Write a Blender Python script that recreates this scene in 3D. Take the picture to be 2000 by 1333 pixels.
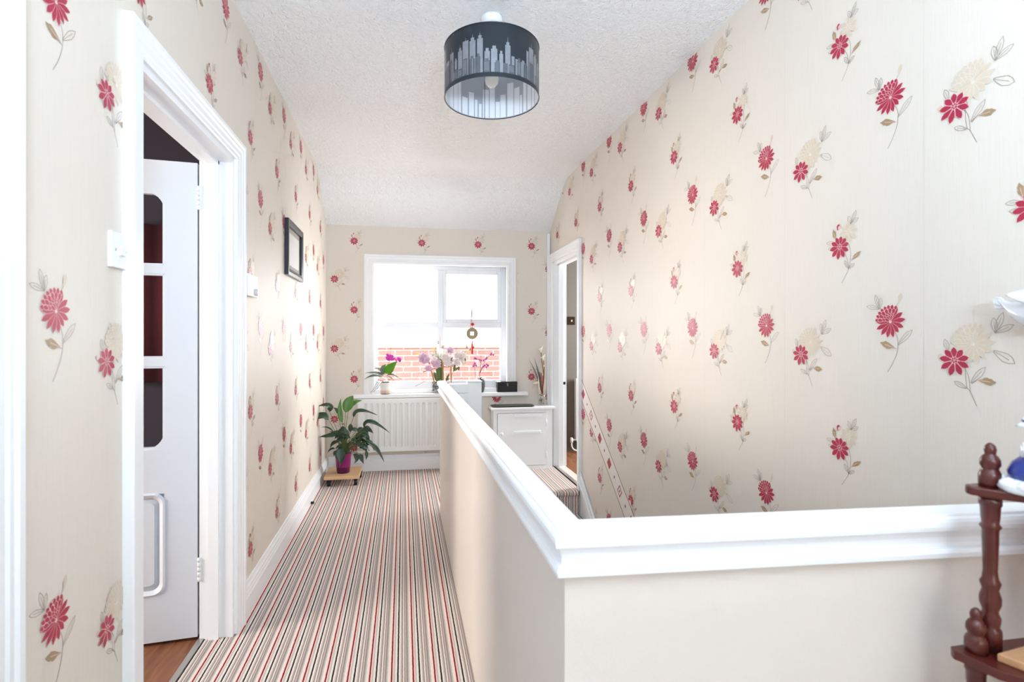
import bpy, bmesh, math, random
from mathutils import Vector as V, Matrix
S = bpy.context.scene
COL = S.collection
PI = math.pi
for o in list(bpy.data.objects):
    bpy.data.objects.remove(o)

# ------------------------------------------------------------------ camera
F, PX, HY, VX, HC = 1020.0, 960.0, 660.0, 788.0, 1.22
TH = math.atan((PX - VX) / F)
CT, ST = math.cos(TH), math.sin(TH)
cam_d = bpy.data.cameras.new('camera')
cam = bpy.data.objects.new('camera', cam_d)
COL.objects.link(cam)
cam.location = (0, 0, HC)
cam.rotation_euler = (PI / 2, 0, -TH)
cam_d.sensor_width = 36
cam_d.lens = F * 36 / 2000
cam_d.shift_x = (1000 - PX) / 2000
cam_d.shift_y = -(666.5 - HY) / 2000
cam_d.clip_start = 0.02
cam_d.dof.use_dof = True
cam_d.dof.focus_distance = 3.2
cam_d.dof.aperture_fstop = 4.5
S.camera = cam
# ------------------------------------------------------------------ world, light, exposure
S.view_settings.view_transform = 'Standard'
S.view_settings.look = 'None'
S.view_settings.exposure = 0.14
S.view_settings.gamma = 1.0
S.view_settings.use_curve_mapping = False
w = bpy.data.worlds.new('sky')
S.world = w
w.use_nodes = True
w.node_tree.nodes['Background'].inputs[0].default_value = (1, 1, 0.98, 1)
w.node_tree.nodes['Background'].inputs[1].default_value = 7.0

def area(name, loc, rot, sx, sy, power, col):
    d = bpy.data.lights.new(name, 'AREA')
    d.shape = 'RECTANGLE'; d.size = sx; d.size_y = sy
    d.energy = power; d.color = col
    o = bpy.data.objects.new(name, d); COL.objects.link(o)
    o.location = loc; o.rotation_euler = rot
    return o
# fill light added at the end-wall opening behind the camera
area('fill_behind', (0.36, -5.44, 1.6), (PI / 2, 0, 0), 1.2, 1.2, 5, (0.92, 0.98, 1.04))
# the photographer's flash, turned up at the ceiling behind the camera
area('bounced_flash', (0.36, -0.9, 1.62), (PI * .85, 0, 0), .5, .5, 86, (0.68, 0.89, 1.10))
# daylight through the window at the end of the landing
area('daylight_window', (0.34, 5.9, 1.15), (-PI / 2 - .3, 0, 0), 2.0, 1.5, 58, (0.97, 1.0, 1.03))
# fill light added in the left-hand room to brighten the half wall
area('fill_left_room', (-3.1, 1.35, 1.45), (PI / 2, 0, -PI / 2), 1.1, 1.2, 84, (1.04, 0.97, 0.89))
# fill light added beyond the right-hand door, also lifting the far landing
area('fill_side_room', (3.1, 4.60, 1.45), (PI / 2, 0, PI * .5), 0.4, 1.3, 78, (0.96, 1.0, 1.02))

# ------------------------------------------------------------------ helpers
def lin(c):
    return tuple(((x / 255) / 12.92 if x / 255 <= .04045 else ((x / 255 + .055) / 1.055) ** 2.4) for x in c)

def mat(name, col, rough=.5, metal=0.0, noise=0.0, nscale=30.0, bump=0.0, bscale=80.0, spec=.5, trans=0.0, ior=1.45, coat=0.0, sss=0.0):
    m = bpy.data.materials.new(name); m.use_nodes = True
    nt = m.node_tree; b = nt.nodes['Principled BSDF']
    c = lin(col) + (1,)
    b.inputs['Base Color'].default_value = c
    b.inputs['Roughness'].default_value = rough
    b.inputs['Metallic'].default_value = metal
    b.inputs['Specular IOR Level'].default_value = spec
    b.inputs['Transmission Weight'].default_value = trans
    b.inputs['IOR'].default_value = ior
    b.inputs['Coat Weight'].default_value = coat
    tc = nt.nodes.new('ShaderNodeTexCoord')
    if noise > 0:
        n = nt.nodes.new('ShaderNodeTexNoise'); n.inputs['Scale'].default_value = nscale; n.inputs['Detail'].default_value = 4
        nt.links.new(tc.outputs['Object'], n.inputs['Vector'])
        mx = nt.nodes.new('ShaderNodeMix'); mx.data_type = 'RGBA'
        mx.inputs[6].default_value = tuple(x * (1 - noise) for x in c[:3]) + (1,)
        mx.inputs[7].default_value = tuple(min(1, x * (1 + noise)) for x in c[:3]) + (1,)
        nt.links.new(n.outputs[0], mx.inputs[0]); nt.links.new(mx.outputs[2], b.inputs['Base Color'])
    if bump > 0:
        n2 = nt.nodes.new('ShaderNodeTexNoise'); n2.inputs['Scale'].default_value = bscale; n2.inputs['Detail'].default_value = 3
        nt.links.new(tc.outputs['Object'], n2.inputs['Vector'])
        bp = nt.nodes.new('ShaderNodeBump'); bp.inputs['Strength'].default_value = bump; bp.inputs['Distance'].default_value = .002
        nt.links.new(n2.outputs[0], bp.inputs['Height']); nt.links.new(bp.outputs[0], b.inputs['Normal'])
    return m

def nodes(m):
    nt = m.node_tree
    return nt, nt.nodes['Principled BSDF'], lambda t: nt.nodes.new(t), nt.links.new

class MB:
    """a mesh under construction: verts, faces, a material slot per face"""
    def __init__(s):
        s.v = []; s.f = []; s.m = []; s.sm = []
    def add(s, vs, fs, m=0, sm=False):
        k = len(s.v)
        s.v += [tuple(p) for p in vs]
        for f in fs:
            s.f.append([i + k for i in f]); s.m.append(m); s.sm.append(sm)
        return s
    def box(s, a, b, m=0, bev=0.0):
        (x0, y0, z0), (x1, y1, z1) = [min(p) for p in zip(a, b)], [max(p) for p in zip(a, b)]
        if bev <= 0:
            vs = [(x, y, z) for z in (z0, z1) for y in (y0, y1) for x in (x0, x1)]
            return s.add(vs, [(0, 2, 3, 1), (4, 5, 7, 6), (0, 1, 5, 4), (2, 6, 7, 3), (0, 4, 6, 2), (1, 3, 7, 5)], m)
        bm = bmesh.new(); bmesh.ops.create_cube(bm, size=1)
        for v in bm.verts:
            v.co = V(((x0 + x1) / 2 + v.co.x * (x1 - x0), (y0 + y1) / 2 + v.co.y * (y1 - y0), (z0 + z1) / 2 + v.co.z * (z1 - z0)))
        bmesh.ops.bevel(bm, geom=bm.edges[:], offset=bev, segments=2, affect='EDGES', profile=.5)
        bm.verts.index_update()
        s.add([v.co[:] for v in bm.verts], [[v.index for v in f.verts] for f in bm.faces], m)
        bm.free(); return s
    def lathe(s, prof, c, n=32, m=0, sm=True, a0=0.0):
        """prof: list of (r,z); revolved about the vertical through c"""
        vs = []; fs = []
        for (r, z) in prof:
            for i in range(n):
                a = a0 + 2 * PI * i / n
                vs.append((c[0] + r * math.cos(a), c[1] + r * math.sin(a), c[2] + z))
        for j in range(len(prof) - 1):
            for i in range(n):
                k = (i + 1) % n
                fs.append((j * n + i, j * n + k, (j + 1) * n + k, (j + 1) * n + i))
        if prof[0][0] > 1e-6: fs.append(tuple(reversed(range(n))))
        if prof[-1][0] > 1e-6: fs.append(tuple((len(prof) - 1) * n + i for i in range(n)))
        return s.add(vs, fs, m, sm)
    def tube(s, pts, r, n=8, m=0, sm=True):
        pts = [V(p) for p in pts]
        rr = r if isinstance(r, (list, tuple)) else [r] * len(pts)
        vs = []; fs = []; up = None
        for i, p in enumerate(pts):
            t = (pts[min(i + 1, len(pts) - 1)] - pts[max(i - 1, 0)])
            if t.length < 1e-9: t = V((0, 0, 1))
            t.normalize()
            if up is None:
                up = t.orthogonal().normalized()
            else:
                up = (up - t * up.dot(t))
                up = up.normalized() if up.length > 1e-6 else t.orthogonal().normalized()
            q = t.cross(up)
            for k in range(n):
                a = 2 * PI * k / n
                vs.append(p + (up * math.cos(a) + q * math.sin(a)) * rr[i])
        for i in range(len(pts) - 1):
            for k in range(n):
                l = (k + 1) % n
                fs.append((i * n + k, i * n + l, (i + 1) * n + l, (i + 1) * n + k))
        fs.append(tuple(reversed(range(n)))); fs.append(tuple((len(pts) - 1) * n + k for k in range(n)))
        return s.add(vs, fs, m, sm)
    def ball(s, c, r, m=0, n=12, sz=(1, 1, 1)):
        vs = []; fs = []; R = n // 2
        for j in range(R + 1):
            t = PI * j / R
            for i in range(n):
                a = 2 * PI * i / n
                vs.append((c[0] + r * sz[0] * math.sin(t) * math.cos(a), c[1] + r * sz[1] * math.sin(t) * math.sin(a), c[2] + r * sz[2] * math.cos(t)))
        for j in range(R):
            for i in range(n):
                k = (i + 1) % n
                fs.append((j * n + i, (j + 1) * n + i, (j + 1) * n + k, j * n + k))
        return s.add(vs, fs, m, True)
    def sweep(s, path, prof, nrm, m=0, closed=False, flip=1, sm=False, sides=None):
        """profile points (p across the path in its plane, q along nrm) carried along path with mitred corners"""
        P = [V(p) for p in path]; n = V(nrm).normalized(); N = len(P); K = len(prof)
        seg = []
        for i in range(N if closed else N - 1):
            d = (P[(i + 1) % N] - P[i]).normalized()
            seg.append(n.cross(d).normalized() * flip)
        vs = []
        for i in range(N):
            if closed: s1, s2 = seg[i - 1], seg[i]
            else: s1, s2 = seg[max(i - 1, 0)], seg[min(i, N - 2)]
            mi = (s1 + s2) / (1 + s1.dot(s2))
            for (p, q) in prof:
                vs.append(P[i] + mi * p + n * q)
        fs = []
        for i in range(N if closed else N - 1):
            j = (i + 1) % N
            for k in range(K):
                l = (k + 1) % K
                fs.append((i * K + k, i * K + l, j * K + l, j * K + k))
        if not closed:
            fs.append(tuple(range(K))); fs.append(tuple((N - 1) * K + k for k in reversed(range(K))))
        return s.add(vs, fs, m, sm)
    def prism(s, poly, fn, t0, t1, m=0):
        """2-D outline poly mapped by fn(u,v,t), between t0 and t1"""
        K = len(poly)
        vs = [fn(u, v, t0) for u, v in poly] + [fn(u, v, t1) for u, v in poly]
        fs = [tuple(reversed(range(K))), tuple(K + i for i in range(K))] + [(i, (i + 1) % K, K + (i + 1) % K, K + i) for i in range(K)]
        return s.add(vs, fs, m)
    def leaf(s, pts, width, up=(0, 0, 1), n=9, m=0, fold=.18, shape=.75, wav=0.0, tipw=0.0):
        """a leaf blade along a quadratic/cubic curve through its control points"""
        P = [V(p) for p in pts]; up = V(up)
        def B(t):
            if len(P) == 3:
                return P[0] * (1 - t) ** 2 + P[1] * 2 * t * (1 - t) + P[2] * t * t
            return P[0] * (1 - t) ** 3 + P[1] * 3 * t * (1 - t) ** 2 + P[2] * 3 * t * t * (1 - t) + P[3] * t ** 3
        vs = []; fs = []; last = None
        for i in range(n + 1):
            t = i / n; p = B(t); tg = (B(min(1, t + .02)) - B(max(0, t - .02)))
            if tg.length < 1e-9: tg = V((1, 0, 0))
            tg.normalize()
            sd = tg.cross(up)
            if sd.length < .05: sd = last or tg.orthogonal()
            sd.normalize()
            if last and sd.dot(last) < 0: sd = -sd
            last = sd
            nr = sd.cross(tg).normalized()
            wv = width * .5 * max(.03, math.sin(PI * min(1, max(0, t ** shape)))) + tipw * t
            wob = wav * width * math.sin(t * 17 + width * 90)
            vs += [p - sd * wv + nr * (fold * wv + wob), p - sd * wv * .5 + nr * fold * wv * .35, p, p + sd * wv * .5 + nr * fold * wv * .35, p + sd * wv + nr * (fold * wv - wob)]
        for i in range(n):
            for k in range(4):
                fs.append((i * 5 + k, i * 5 + k + 1, (i + 1) * 5 + k + 1, (i + 1) * 5 + k))
        return s.add(vs, fs, m, True)
    def build(s, name, mats, parent=None, solid=0.0, bev=0.0, sub=0):
        me = bpy.data.meshes.new(name)
        base = V((0, 0, 0))
        p = parent
        while p is not None:
            base += p.location; p = p.parent
        if parent is None:
            base = V((0, 0, 0))
        me.from_pydata([tuple(V(q) - base) for q in s.v], [], s.f)
        if not isinstance(mats, (list, tuple)): mats = [mats]
        for mm in mats: me.materials.append(mm)
        me.polygons.foreach_set('material_index', s.m)
        me.polygons.foreach_set('use_smooth', s.sm)
        me.update()
        bm = bmesh.new(); bm.from_mesh(me)
        if not getattr(s, 'raw', False):
            bmesh.ops.recalc_face_normals(bm, faces=bm.faces[:])
        bm.to_mesh(me); bm.free()
        o = bpy.data.objects.new(name, me); COL.objects.link(o)
        if parent is not None: o.parent = parent
        if solid > 0:
            md = o.modifiers.new('solid', 'SOLIDIFY'); md.thickness = solid; md.offset = 0
        if bev > 0:
            md = o.modifiers.new('bevel', 'BEVEL'); md.width = bev; md.segments = 2; md.limit_method = 'ANGLE'; md.angle_limit = .6
        if sub:
            md = o.modifiers.new('subd', 'SUBSURF'); md.levels = sub; md.render_levels = sub
        return o

def struct(o, label=None, cat=None):
    o['kind'] = 'structure'
    if label: o['label'] = label
    if cat: o['category'] = cat
    return o

def thing(name, label, cat, loc, group=None):
    o = bpy.data.objects.new(name, None); COL.objects.link(o)
    o.location = loc; o['label'] = label; o['category'] = cat
    o.empty_display_size = .05
    if group: o['group'] = group
    return o

def tag(o, label, cat, group=None):
    o['label'] = label; o['category'] = cat
    if group: o['group'] = group
    return o

def at(x, y, Y):
    """world point on the plane Y that the photograph shows at (x, y)"""
    u = (x - PX) / F; v = (HY - y) / F
    d = Y / (CT - u * ST)
    return V(((u * CT + ST) * d, Y, HC + v * d))

def onx(x, y, X):
    u = (x - PX) / F; v = (HY - y) / F
    d = X / (u * CT + ST)
    return V((X, (CT - u * ST) * d, HC + v * d))

# ------------------------------------------------------------------ materials
WHITE = mat('white_gloss_paint', (248, 249, 250), .32, noise=.012, nscale=6)
DOORW = mat('white_door_paint', (226, 231, 238), .4)
UPVC = mat('white_upvc', (238, 240, 244), .25)
BEIGE = mat('beige_wall_paint', (232, 222, 212), .42, bump=.12, bscale=220)
PLASTIC = mat('white_plastic', (244, 244, 242), .3)
CHROME = mat('chrome', (200, 200, 200), .2, 1)
BLACKP = mat('black_plastic', (22, 22, 24), .45)
RADW = mat('radiator_enamel', (240, 240, 238), .3)
MAHOG = mat('mahogany', (82, 30, 24), .28, noise=.3, nscale=14, coat=.3)
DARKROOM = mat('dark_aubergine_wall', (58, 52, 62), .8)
GREIGE = mat('greige_wall', (112, 105, 97), .8)

PAPER = mat('wallpaper_cream', (233, 223, 211), .5, spec=.4)
nt, b, N, LK = nodes(PAPER)
tc = N('ShaderNodeTexCoord'); mp = N('ShaderNodeMapping'); mp.inputs['Scale'].default_value = (260, 260, 8)
nz = N('ShaderNodeTexNoise'); nz.inputs['Scale'].default_value = 1.0; nz.inputs['Detail'].default_value = 2
LK(tc.outputs['Object'], mp.inputs[0]); LK(mp.outputs[0], nz.inputs['Vector'])
bp = N('ShaderNodeBump'); bp.inputs['Strength'].default_value = .25; bp.inputs['Distance'].default_value = .001
LK(nz.outputs[0], bp.inputs['Height']); LK(bp.outputs[0], b.inputs['Normal'])
mx = N('ShaderNodeMix'); mx.data_type = 'RGBA'
mx.inputs[6].default_value = lin((225, 215, 203)) + (1,); mx.inputs[7].default_value = lin((232, 222, 210)) + (1,)
LK(nz.outputs[0], mx.inputs[0]); LK(mx.outputs[2], b.inputs['Base Color'])
M_RED = mat('print_crimson', (176, 44, 72), .38, noise=.12, nscale=60)
M_PINK = mat('print_pale_pink', (240, 200, 198), .4)
M_BEI = mat('print_beige', (219, 202, 180), .34, noise=.05, nscale=80)
M_GOLD = mat('print_gold_leaf', (172, 146, 112), .32, noise=.15, nscale=60)
M_LINE = mat('print_taupe_line', (160, 146, 134), .4)
M_BCR = mat('border_cream', (238, 230, 222), .5)
M_BRED = mat('border_red', (172, 58, 62), .5)
M_BBR = mat('border_brown', (146, 104, 82), .5)
M_CRM = mat('print_cream_edge', (236, 226, 214), .4)
M_SEAM = mat('paper_seam', (219, 208, 195), .6)
WALLM = [PAPER, M_RED, M_PINK, M_BEI, M_GOLD, M_LINE, M_BCR, M_BRED, M_BBR, M_SEAM, M_CRM]

CEIL = mat('artex_ceiling', (252, 252, 252), .45, spec=.4)
nt, b, N, LK = nodes(CEIL)
tc = N('ShaderNodeTexCoord')
n1 = N('ShaderNodeTexNoise'); n1.inputs['Scale'].default_value = 34; n1.inputs['Detail'].default_value = 5; n1.inputs['Distortion'].default_value = 1.4
v1 = N('ShaderNodeTexVoronoi'); v1.inputs['Scale'].default_value = 46; v1.feature = 'SMOOTH_F1'
LK(tc.outputs['Object'], n1.inputs['Vector'])
vm = N('ShaderNodeVectorMath'); vm.operation = 'MULTIPLY_ADD'; vm.inputs[1].default_value = (.08, .08, .08)
LK(n1.outputs['Color'], vm.inputs[0]); LK(tc.outputs['Object'], vm.inputs[2]); LK(vm.outputs[0], v1.inputs['Vector'])
mm = N('ShaderNodeMath'); mm.operation = 'MULTIPLY_ADD'; mm.inputs[1].default_value = .6
LK(n1.outputs[0], mm.inputs[0]); LK(v1.outputs[0], mm.inputs[2])
bp = N('ShaderNodeBump'); bp.inputs['Strength'].default_value = .75; bp.inputs['Distance'].default_value = .010
LK(mm.outputs[0], bp.inputs['Height']); LK(bp.outputs[0], b.inputs['Normal'])

CARPET = mat('striped_carpet', (200, 190, 180), .95, spec=.1)
nt, b, N, LK = nodes(CARPET)
tc = N('ShaderNodeTexCoord'); sp = N('ShaderNodeSeparateXYZ')
n1 = N('ShaderNodeTexNoise'); n1.inputs['Scale'].default_value = 60; n1.inputs['Detail'].default_value = 2
n0 = N('ShaderNodeTexNoise'); n0.inputs['Scale'].default_value = 500; n0.inputs['Detail'].default_value = 2
LK(tc.outputs['Object'], n1.inputs['Vector']); LK(tc.outputs['Object'], n0.inputs['Vector']); LK(tc.outputs['Object'], sp.inputs[0])
PER, X0 = .0773, at(0, 0, 1).x * 0 - .7395
a1 = N('ShaderNodeMath'); a1.operation = 'MULTIPLY_ADD'; a1.inputs[1].default_value = 1 / PER; a1.inputs[2].default_value = -X0 / PER + 20
LK(sp.outputs['X'], a1.inputs[0])
a2 = N('ShaderNodeMath'); a2.operation = 'MULTIPLY_ADD'; a2.inputs[1].default_value = .035
LK(n1.outputs[0], a2.inputs[0]); LK(a1.outputs[0], a2.inputs[2])
a3 = N('ShaderNodeMath'); a3.operation = 'FRACT'; LK(a2.outputs[0], a3.inputs[0])
cr = N('ShaderNodeValToRGB'); cr.color_ramp.interpolation = 'CONSTANT'
CRM, TAU, GRY, BLK, RD = (240, 228, 218), (160, 145, 139), (204, 192, 184), (42, 38, 40), (158, 26, 42)
st = [(0, RD), (.075, CRM), (.11, GRY), (.20, CRM), (.29, BLK), (.365, CRM), (.44, GRY), (.50, TAU), (.56, CRM), (.62, TAU), (.675, GRY), (.72, TAU), (.80, GRY), (.86, CRM)]
el = cr.color_ramp.elements
while len(el) > 1: el.remove(el[-1])
el[0].position = 0; el[0].color = lin(RD) + (1,)
for p, c in st[1:]:
    e = el.new(p); e.color = lin(c) + (1,)
LK(a3.outputs[0], cr.inputs[0])
mx = N('ShaderNodeMix'); mx.data_type = 'RGBA'; mx.blend_type = 'MULTIPLY'; mx.inputs[0].default_value = .45
LK(cr.outputs[0], mx.inputs[6])
r2 = N('ShaderNodeMapRange'); r2.inputs[1].default_value = .3; r2.inputs[2].default_value = .7; r2.inputs[3].default_value = .55; r2.inputs[4].default_value = 1.25
LK(n0.outputs[0], r2.inputs[0]); LK(r2.outputs[0], mx.inputs[7]); LK(mx.outputs[2], b.inputs['Base Color'])
bp = N('ShaderNodeBump'); bp.inputs['Strength'].default_value = .5; bp.inputs['Distance'].default_value = .003
LK(n0.outputs[0], bp.inputs['Height']); LK(bp.outputs[0], b.inputs['Normal'])

def woodmat(name, c1, c2, scale, rough=.4, ax=1):
    m = mat(name, c1, rough)
    nt, b, N, LK = nodes(m)
    tc = N('ShaderNodeTexCoord'); mp = N('ShaderNodeMapping'); sc = [scale] * 3; sc[ax] = scale * .12; mp.inputs['Scale'].default_value = sc
    nz = N('ShaderNodeTexNoise'); nz.inputs['Scale'].default_value = 1; nz.inputs['Detail'].default_value = 5; nz.inputs['Distortion'].default_value = .6
    LK(tc.outputs['Object'], mp.inputs[0]); LK(mp.outputs[0], nz.inputs['Vector'])
    cr = N('ShaderNodeValToRGB'); cr.color_ramp.elements[0].position = .3; cr.color_ramp.elements[1].position = .7
    cr.color_ramp.elements[0].color = lin(c1) + (1,); cr.color_ramp.elements[1].color = lin(c2) + (1,)
    LK(nz.outputs[0], cr.inputs[0]); LK(cr.outputs[0], b.inputs['Base Color'])
    return m
WOODFLR = woodmat('brown_wood_floor', (112, 68, 44), (158, 104, 70), 40)
BEECH = woodmat('beech_board', (206, 164, 118), (222, 184, 140), 60, .45, 0)
TAN = woodmat('tan_board', (188, 138, 96), (206, 160, 118), 50, .5, 0)
STICK = woodmat('bark_stick', (176, 126, 92), (206, 160, 126), 120, .7, 2)

GLASS = bpy.data.materials.new('clear_glass'); GLASS.use_nodes = True
nt = GLASS.node_tree; nt.nodes.remove(nt.nodes['Principled BSDF'])
tr = nt.nodes.new('ShaderNodeBsdfTransparent'); gl = nt.nodes.new('ShaderNodeBsdfGlossy'); gl.inputs['Roughness'].default_value = .02
ms = nt.nodes.new('ShaderNodeMixShader')
ms.inputs[0].default_value = .05; nt.links.new(tr.outputs[0], ms.inputs[1]); nt.links.new(gl.outputs[0], ms.inputs[2])
nt.links.new(ms.outputs[0], nt.nodes['Material Output'].inputs[0])

BRICK = mat('red_brick', (150, 90, 80), .9)
nt, b, N, LK = nodes(BRICK)
tc = N('ShaderNodeTexCoord'); mp = N('ShaderNodeMapping'); mp.inputs['Rotation'].default_value = (PI / 2, 0, 0)
bt = N('ShaderNodeTexBrick'); bt.inputs['Scale'].default_value = 1; bt.inputs['Brick Width'].default_value = .225; bt.inputs['Row Height'].default_value = .075
bt.inputs['Mortar Size'].default_value = .006; bt.inputs['Mortar Smooth'].default_value = .3
bt.inputs['Color1'].default_value = lin((130, 92, 88)) + (1,); bt.inputs['Color2'].default_value = lin((142, 105, 99)) + (1,); bt.inputs['Mortar'].default_value = lin((176, 166, 160)) + (1,)
nz = N('ShaderNodeTexNoise'); nz.inputs['Scale'].default_value = 22; nz.inputs['Detail'].default_value = 5
LK(tc.outputs['Object'], mp.inputs[0]); LK(mp.outputs[0], bt.inputs['Vector']); LK(tc.outputs['Object'], nz.inputs['Vector'])
mx = N('ShaderNodeMix'); mx.data_type = 'RGBA'; mx.blend_type = 'MULTIPLY'; mx.inputs[0].default_value = .5
r2 = N('ShaderNodeMapRange'); r2.inputs[1].default_value = .3; r2.inputs[2].default_value = .7; r2.inputs[3].default_value = .6; r2.inputs[4].default_value = 1.15
LK(nz.outputs[0], r2.inputs[0]); LK(bt.outputs[0], mx.inputs[6]); LK(r2.outputs[0], mx.inputs[7]); LK(mx.outputs[2], b.inputs['Base Color'])

# ------------------------------------------------------------------ the shell
XL, XR, YB, ZC = -.6875, 1.40, 4.90, 2.61
YF = -5.5                      # end wall behind the camera
FOLD, ZS = 4.40, 2.243         # where the ceiling starts to slope, and its height at the back wall
SLP = .80                      # pitch of the stairs
NOSE = 3.97                    # top nosing
D1 = (1.507, 2.295, 1.955)     # left door opening: y0, y1, top
D2 = (4.06, 4.80, 1.935)       # right door opening
D3 = (.21, .975, 1.955)        # nearer left door
WIN = (-.355, 1.06, .705, 1.985)

def ceil_z(y):
    return ZC if y < FOLD else ZC - (y - FOLD) / (YB - FOLD) * (ZC - ZS)

# wallpaper motifs, drawn as inlaid print in (u right, v up) metres; each item is (layer, material, polygon)
def petal(cx, cy, ang, ln, wd, m, ly, prof=((0, .16), (.25, .62), (.55, 1), (.8, .72), (1, 0))):
    a = math.radians(ang); ca, sa = math.cos(a), math.sin(a)
    L_ = [(t * ln, q * wd / 2) for t, q in prof]; R_ = [(t * ln, -q * wd / 2) for t, q in reversed(prof) if q > 0]
    return (ly, m, [(cx + x * ca - y * sa, cy + x * sa + y * ca) for x, y in L_ + R_])
def pt2(a, b, wd, m, ly):
    return petal(a[0], a[1], math.degrees(math.atan2(b[1] - a[1], b[0] - a[0])), math.hypot(b[0] - a[0], b[1] - a[1]), wd, m, ly)
def strip(pts, wd, m, ly):
    out = []
    for (a, b) in zip(pts, pts[1:]):
        dx, dy = b[0] - a[0], b[1] - a[1]; l = math.hypot(dx, dy) or 1
        nx, ny = -dy / l * wd / 2, dx / l * wd / 2
        out.append((ly, m, [(a[0] + nx, a[1] + ny), (a[0] - nx, a[1] - ny), (b[0] - nx, b[1] - ny), (b[0] + nx, b[1] + ny)]))
    return out
def curve(pts, n=6):
    out = []
    P = [pts[0]] + list(pts) + [pts[-1]]
    for i in range(1, len(P) - 2):
        for k in range(n):
            t = k / n
            out.append(tuple(.5 * (2 * P[i][j] + (P[i + 1][j] - P[i - 1][j]) * t + (2 * P[i - 1][j] - 5 * P[i][j] + 4 * P[i + 1][j] - P[i + 2][j]) * t * t + (3 * P[i][j] - P[i - 1][j] - 3 * P[i + 1][j] + P[i + 2][j]) * t ** 3) for j in (0, 1)))
    return out + [pts[-1]]
def oleaf(a, b, wd, lw=.0011):
    p = pt2(a, b, wd, 5, 1)[2]
    return strip(p + [p[0]], lw, 5, 1) + strip([a, (a[0] + (b[0] - a[0]) * .75, a[1] + (b[1] - a[1]) * .75)], lw * .8, 5, 1)
def gleaf(a, b, wd):
    dx, dy = b[0] - a[0], b[1] - a[1]
    L_ = []
    for t, q in ((0, .08), (.25, .25), (.4, .8), (.55, .95), (.62, .7), (.75, .75), (.82, .45), (1, 0)):
        L_.append((a[0] + dx * t - dy * q * wd / 2 / math.hypot(dx, dy), a[1] + dy * t + dx * q * wd / 2 / math.hypot(dx, dy)))
    for t, q in ((.85, .4), (.72, .9), (.5, .75), (.3, .4), (.12, .1)):
        L_.append((a[0] + dx * t + dy * q * wd / 2 / math.hypot(dx, dy), a[1] + dy * t - dx * q * wd / 2 / math.hypot(dx, dy)))
    return [(2, 4, L_)] + strip([a, (a[0] + dx * .7, a[1] + dy * .7)], .0012, 2, 3)
def bigflower(cx, cy, m, pk, s=1.0):
    o = []
    disc = [(cx + s * (.028 * math.cos(t * PI / 8) - .008), cy + s * (.028 * math.sin(t * PI / 8) + .012)) for t in range(16)]
    o.append((2, pk, disc))
    for i, (a, l) in enumerate(((62, .044), (35, .042), (8, .043), (-22, .040), (-50, .036), (-78, .042), (-102, .043), (-128, .044), (-155, .046), (178, .044))):
        o.append(petal(cx + s * .004 * math.cos(math.radians(a)), cy + s * .004 * math.sin(math.radians(a)), a, l * s, .0145 * s, m, 3))
    for r, (R, n, a0, a1, l, w_) in enumerate(((.034, 8, 68, 172, .016, .010), (.024, 6, 72, 170, .017, .0105), (.014, 5, 75, 165, .017, .010), (.004, 4, 80, 150, .016, .009))):
        for k in range(n):
            a = a0 + (a1 - a0) * k / (n - 1)
            o.append(petal(cx + s * R * math.cos(math.radians(a)), cy + s * R * math.sin(math.radians(a)), a, l * s, w_ * s, m, 4 + r % 2))
    return o
def daisy(cx, cy, R, m, pk, n=9, rot=10):
    o = [(2, pk, [(cx + R * .42 * math.cos(t * PI / 6), cy + R * .42 * math.sin(t * PI / 6)) for t in range(12)])]
    for k in range(n):
        a = rot + 360 * k / n
        l = R * (1 + .15 * math.sin(math.radians(a + 200)))
        o.append(petal(cx + R * .2 * math.cos(math.radians(a)), cy + R * .2 * math.sin(math.radians(a)), a, l * .82, R * .42, m, 3))
    for k in range(6):
        a = 60 * k + 20
        o.append(petal(cx + R * .03 * math.cos(math.radians(a)), cy + R * .03 * math.sin(math.radians(a)), a, R * .2, R * .15, m, 4))
    return o
def motif_A():
    o = strip(curve([(.008, -.018), (.022, -.05), (.021, -.085), (.008, -.118), (-.009, -.146)]), .0017, 5, 1)
    o += strip(curve([(.012, .03), (.02, .048), (.027, .056)]), .0012, 5, 1)
    o += bigflower(0, 0, 1, 2)
    o += gleaf((.02, -.078), (-.034, -.060), .022)
    o += oleaf((.023, -.066), (.066, -.024), .016)
    o += [pt2((.026, .054), (.033, .082), .013, 3, 2)]
    for t in ((-.079, .050), (-.050, .082), (-.030, .072)):
        o += oleaf((-.036, .040), t, .013)
    return o
def motif_B():
    o = strip(curve([(-.005, -.034), (-.018, -.058), (-.016, -.105), (-.007, -.12), (.008, -.154)]), .0015, 5, 1)
    o += strip(curve([(-.03, -.05), (-.012, -.078), (-.007, -.12)]), .0013, 5, 1)
    o += strip([(-.004, -.10), (.010, -.088)], .0013, 5, 1)
    o += bigflower(0, 0, 3, 10, 1.08)
    o += daisy(-.044, -.042, .037, 1, 2, 9, 14)
    for t in ((.045, .064), (.066, .076), (.088, .046)):
        o += oleaf((.049, .028), t, .014)
    o += oleaf((.046, -.016), (.090, -.044), .022)
    o += gleaf((.008, -.089), (.052, -.092), .020)
    o += oleaf((-.005, -.097), (.028, -.056), .015)
    o += oleaf((-.015, -.112), (-.045, -.097), .012)
    o += oleaf((-.060, -.018), (-.069, .012), .013)
    o += [pt2((-.070, -.036), (-.088, -.030), .015, 3, 2)]
    return o
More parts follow.
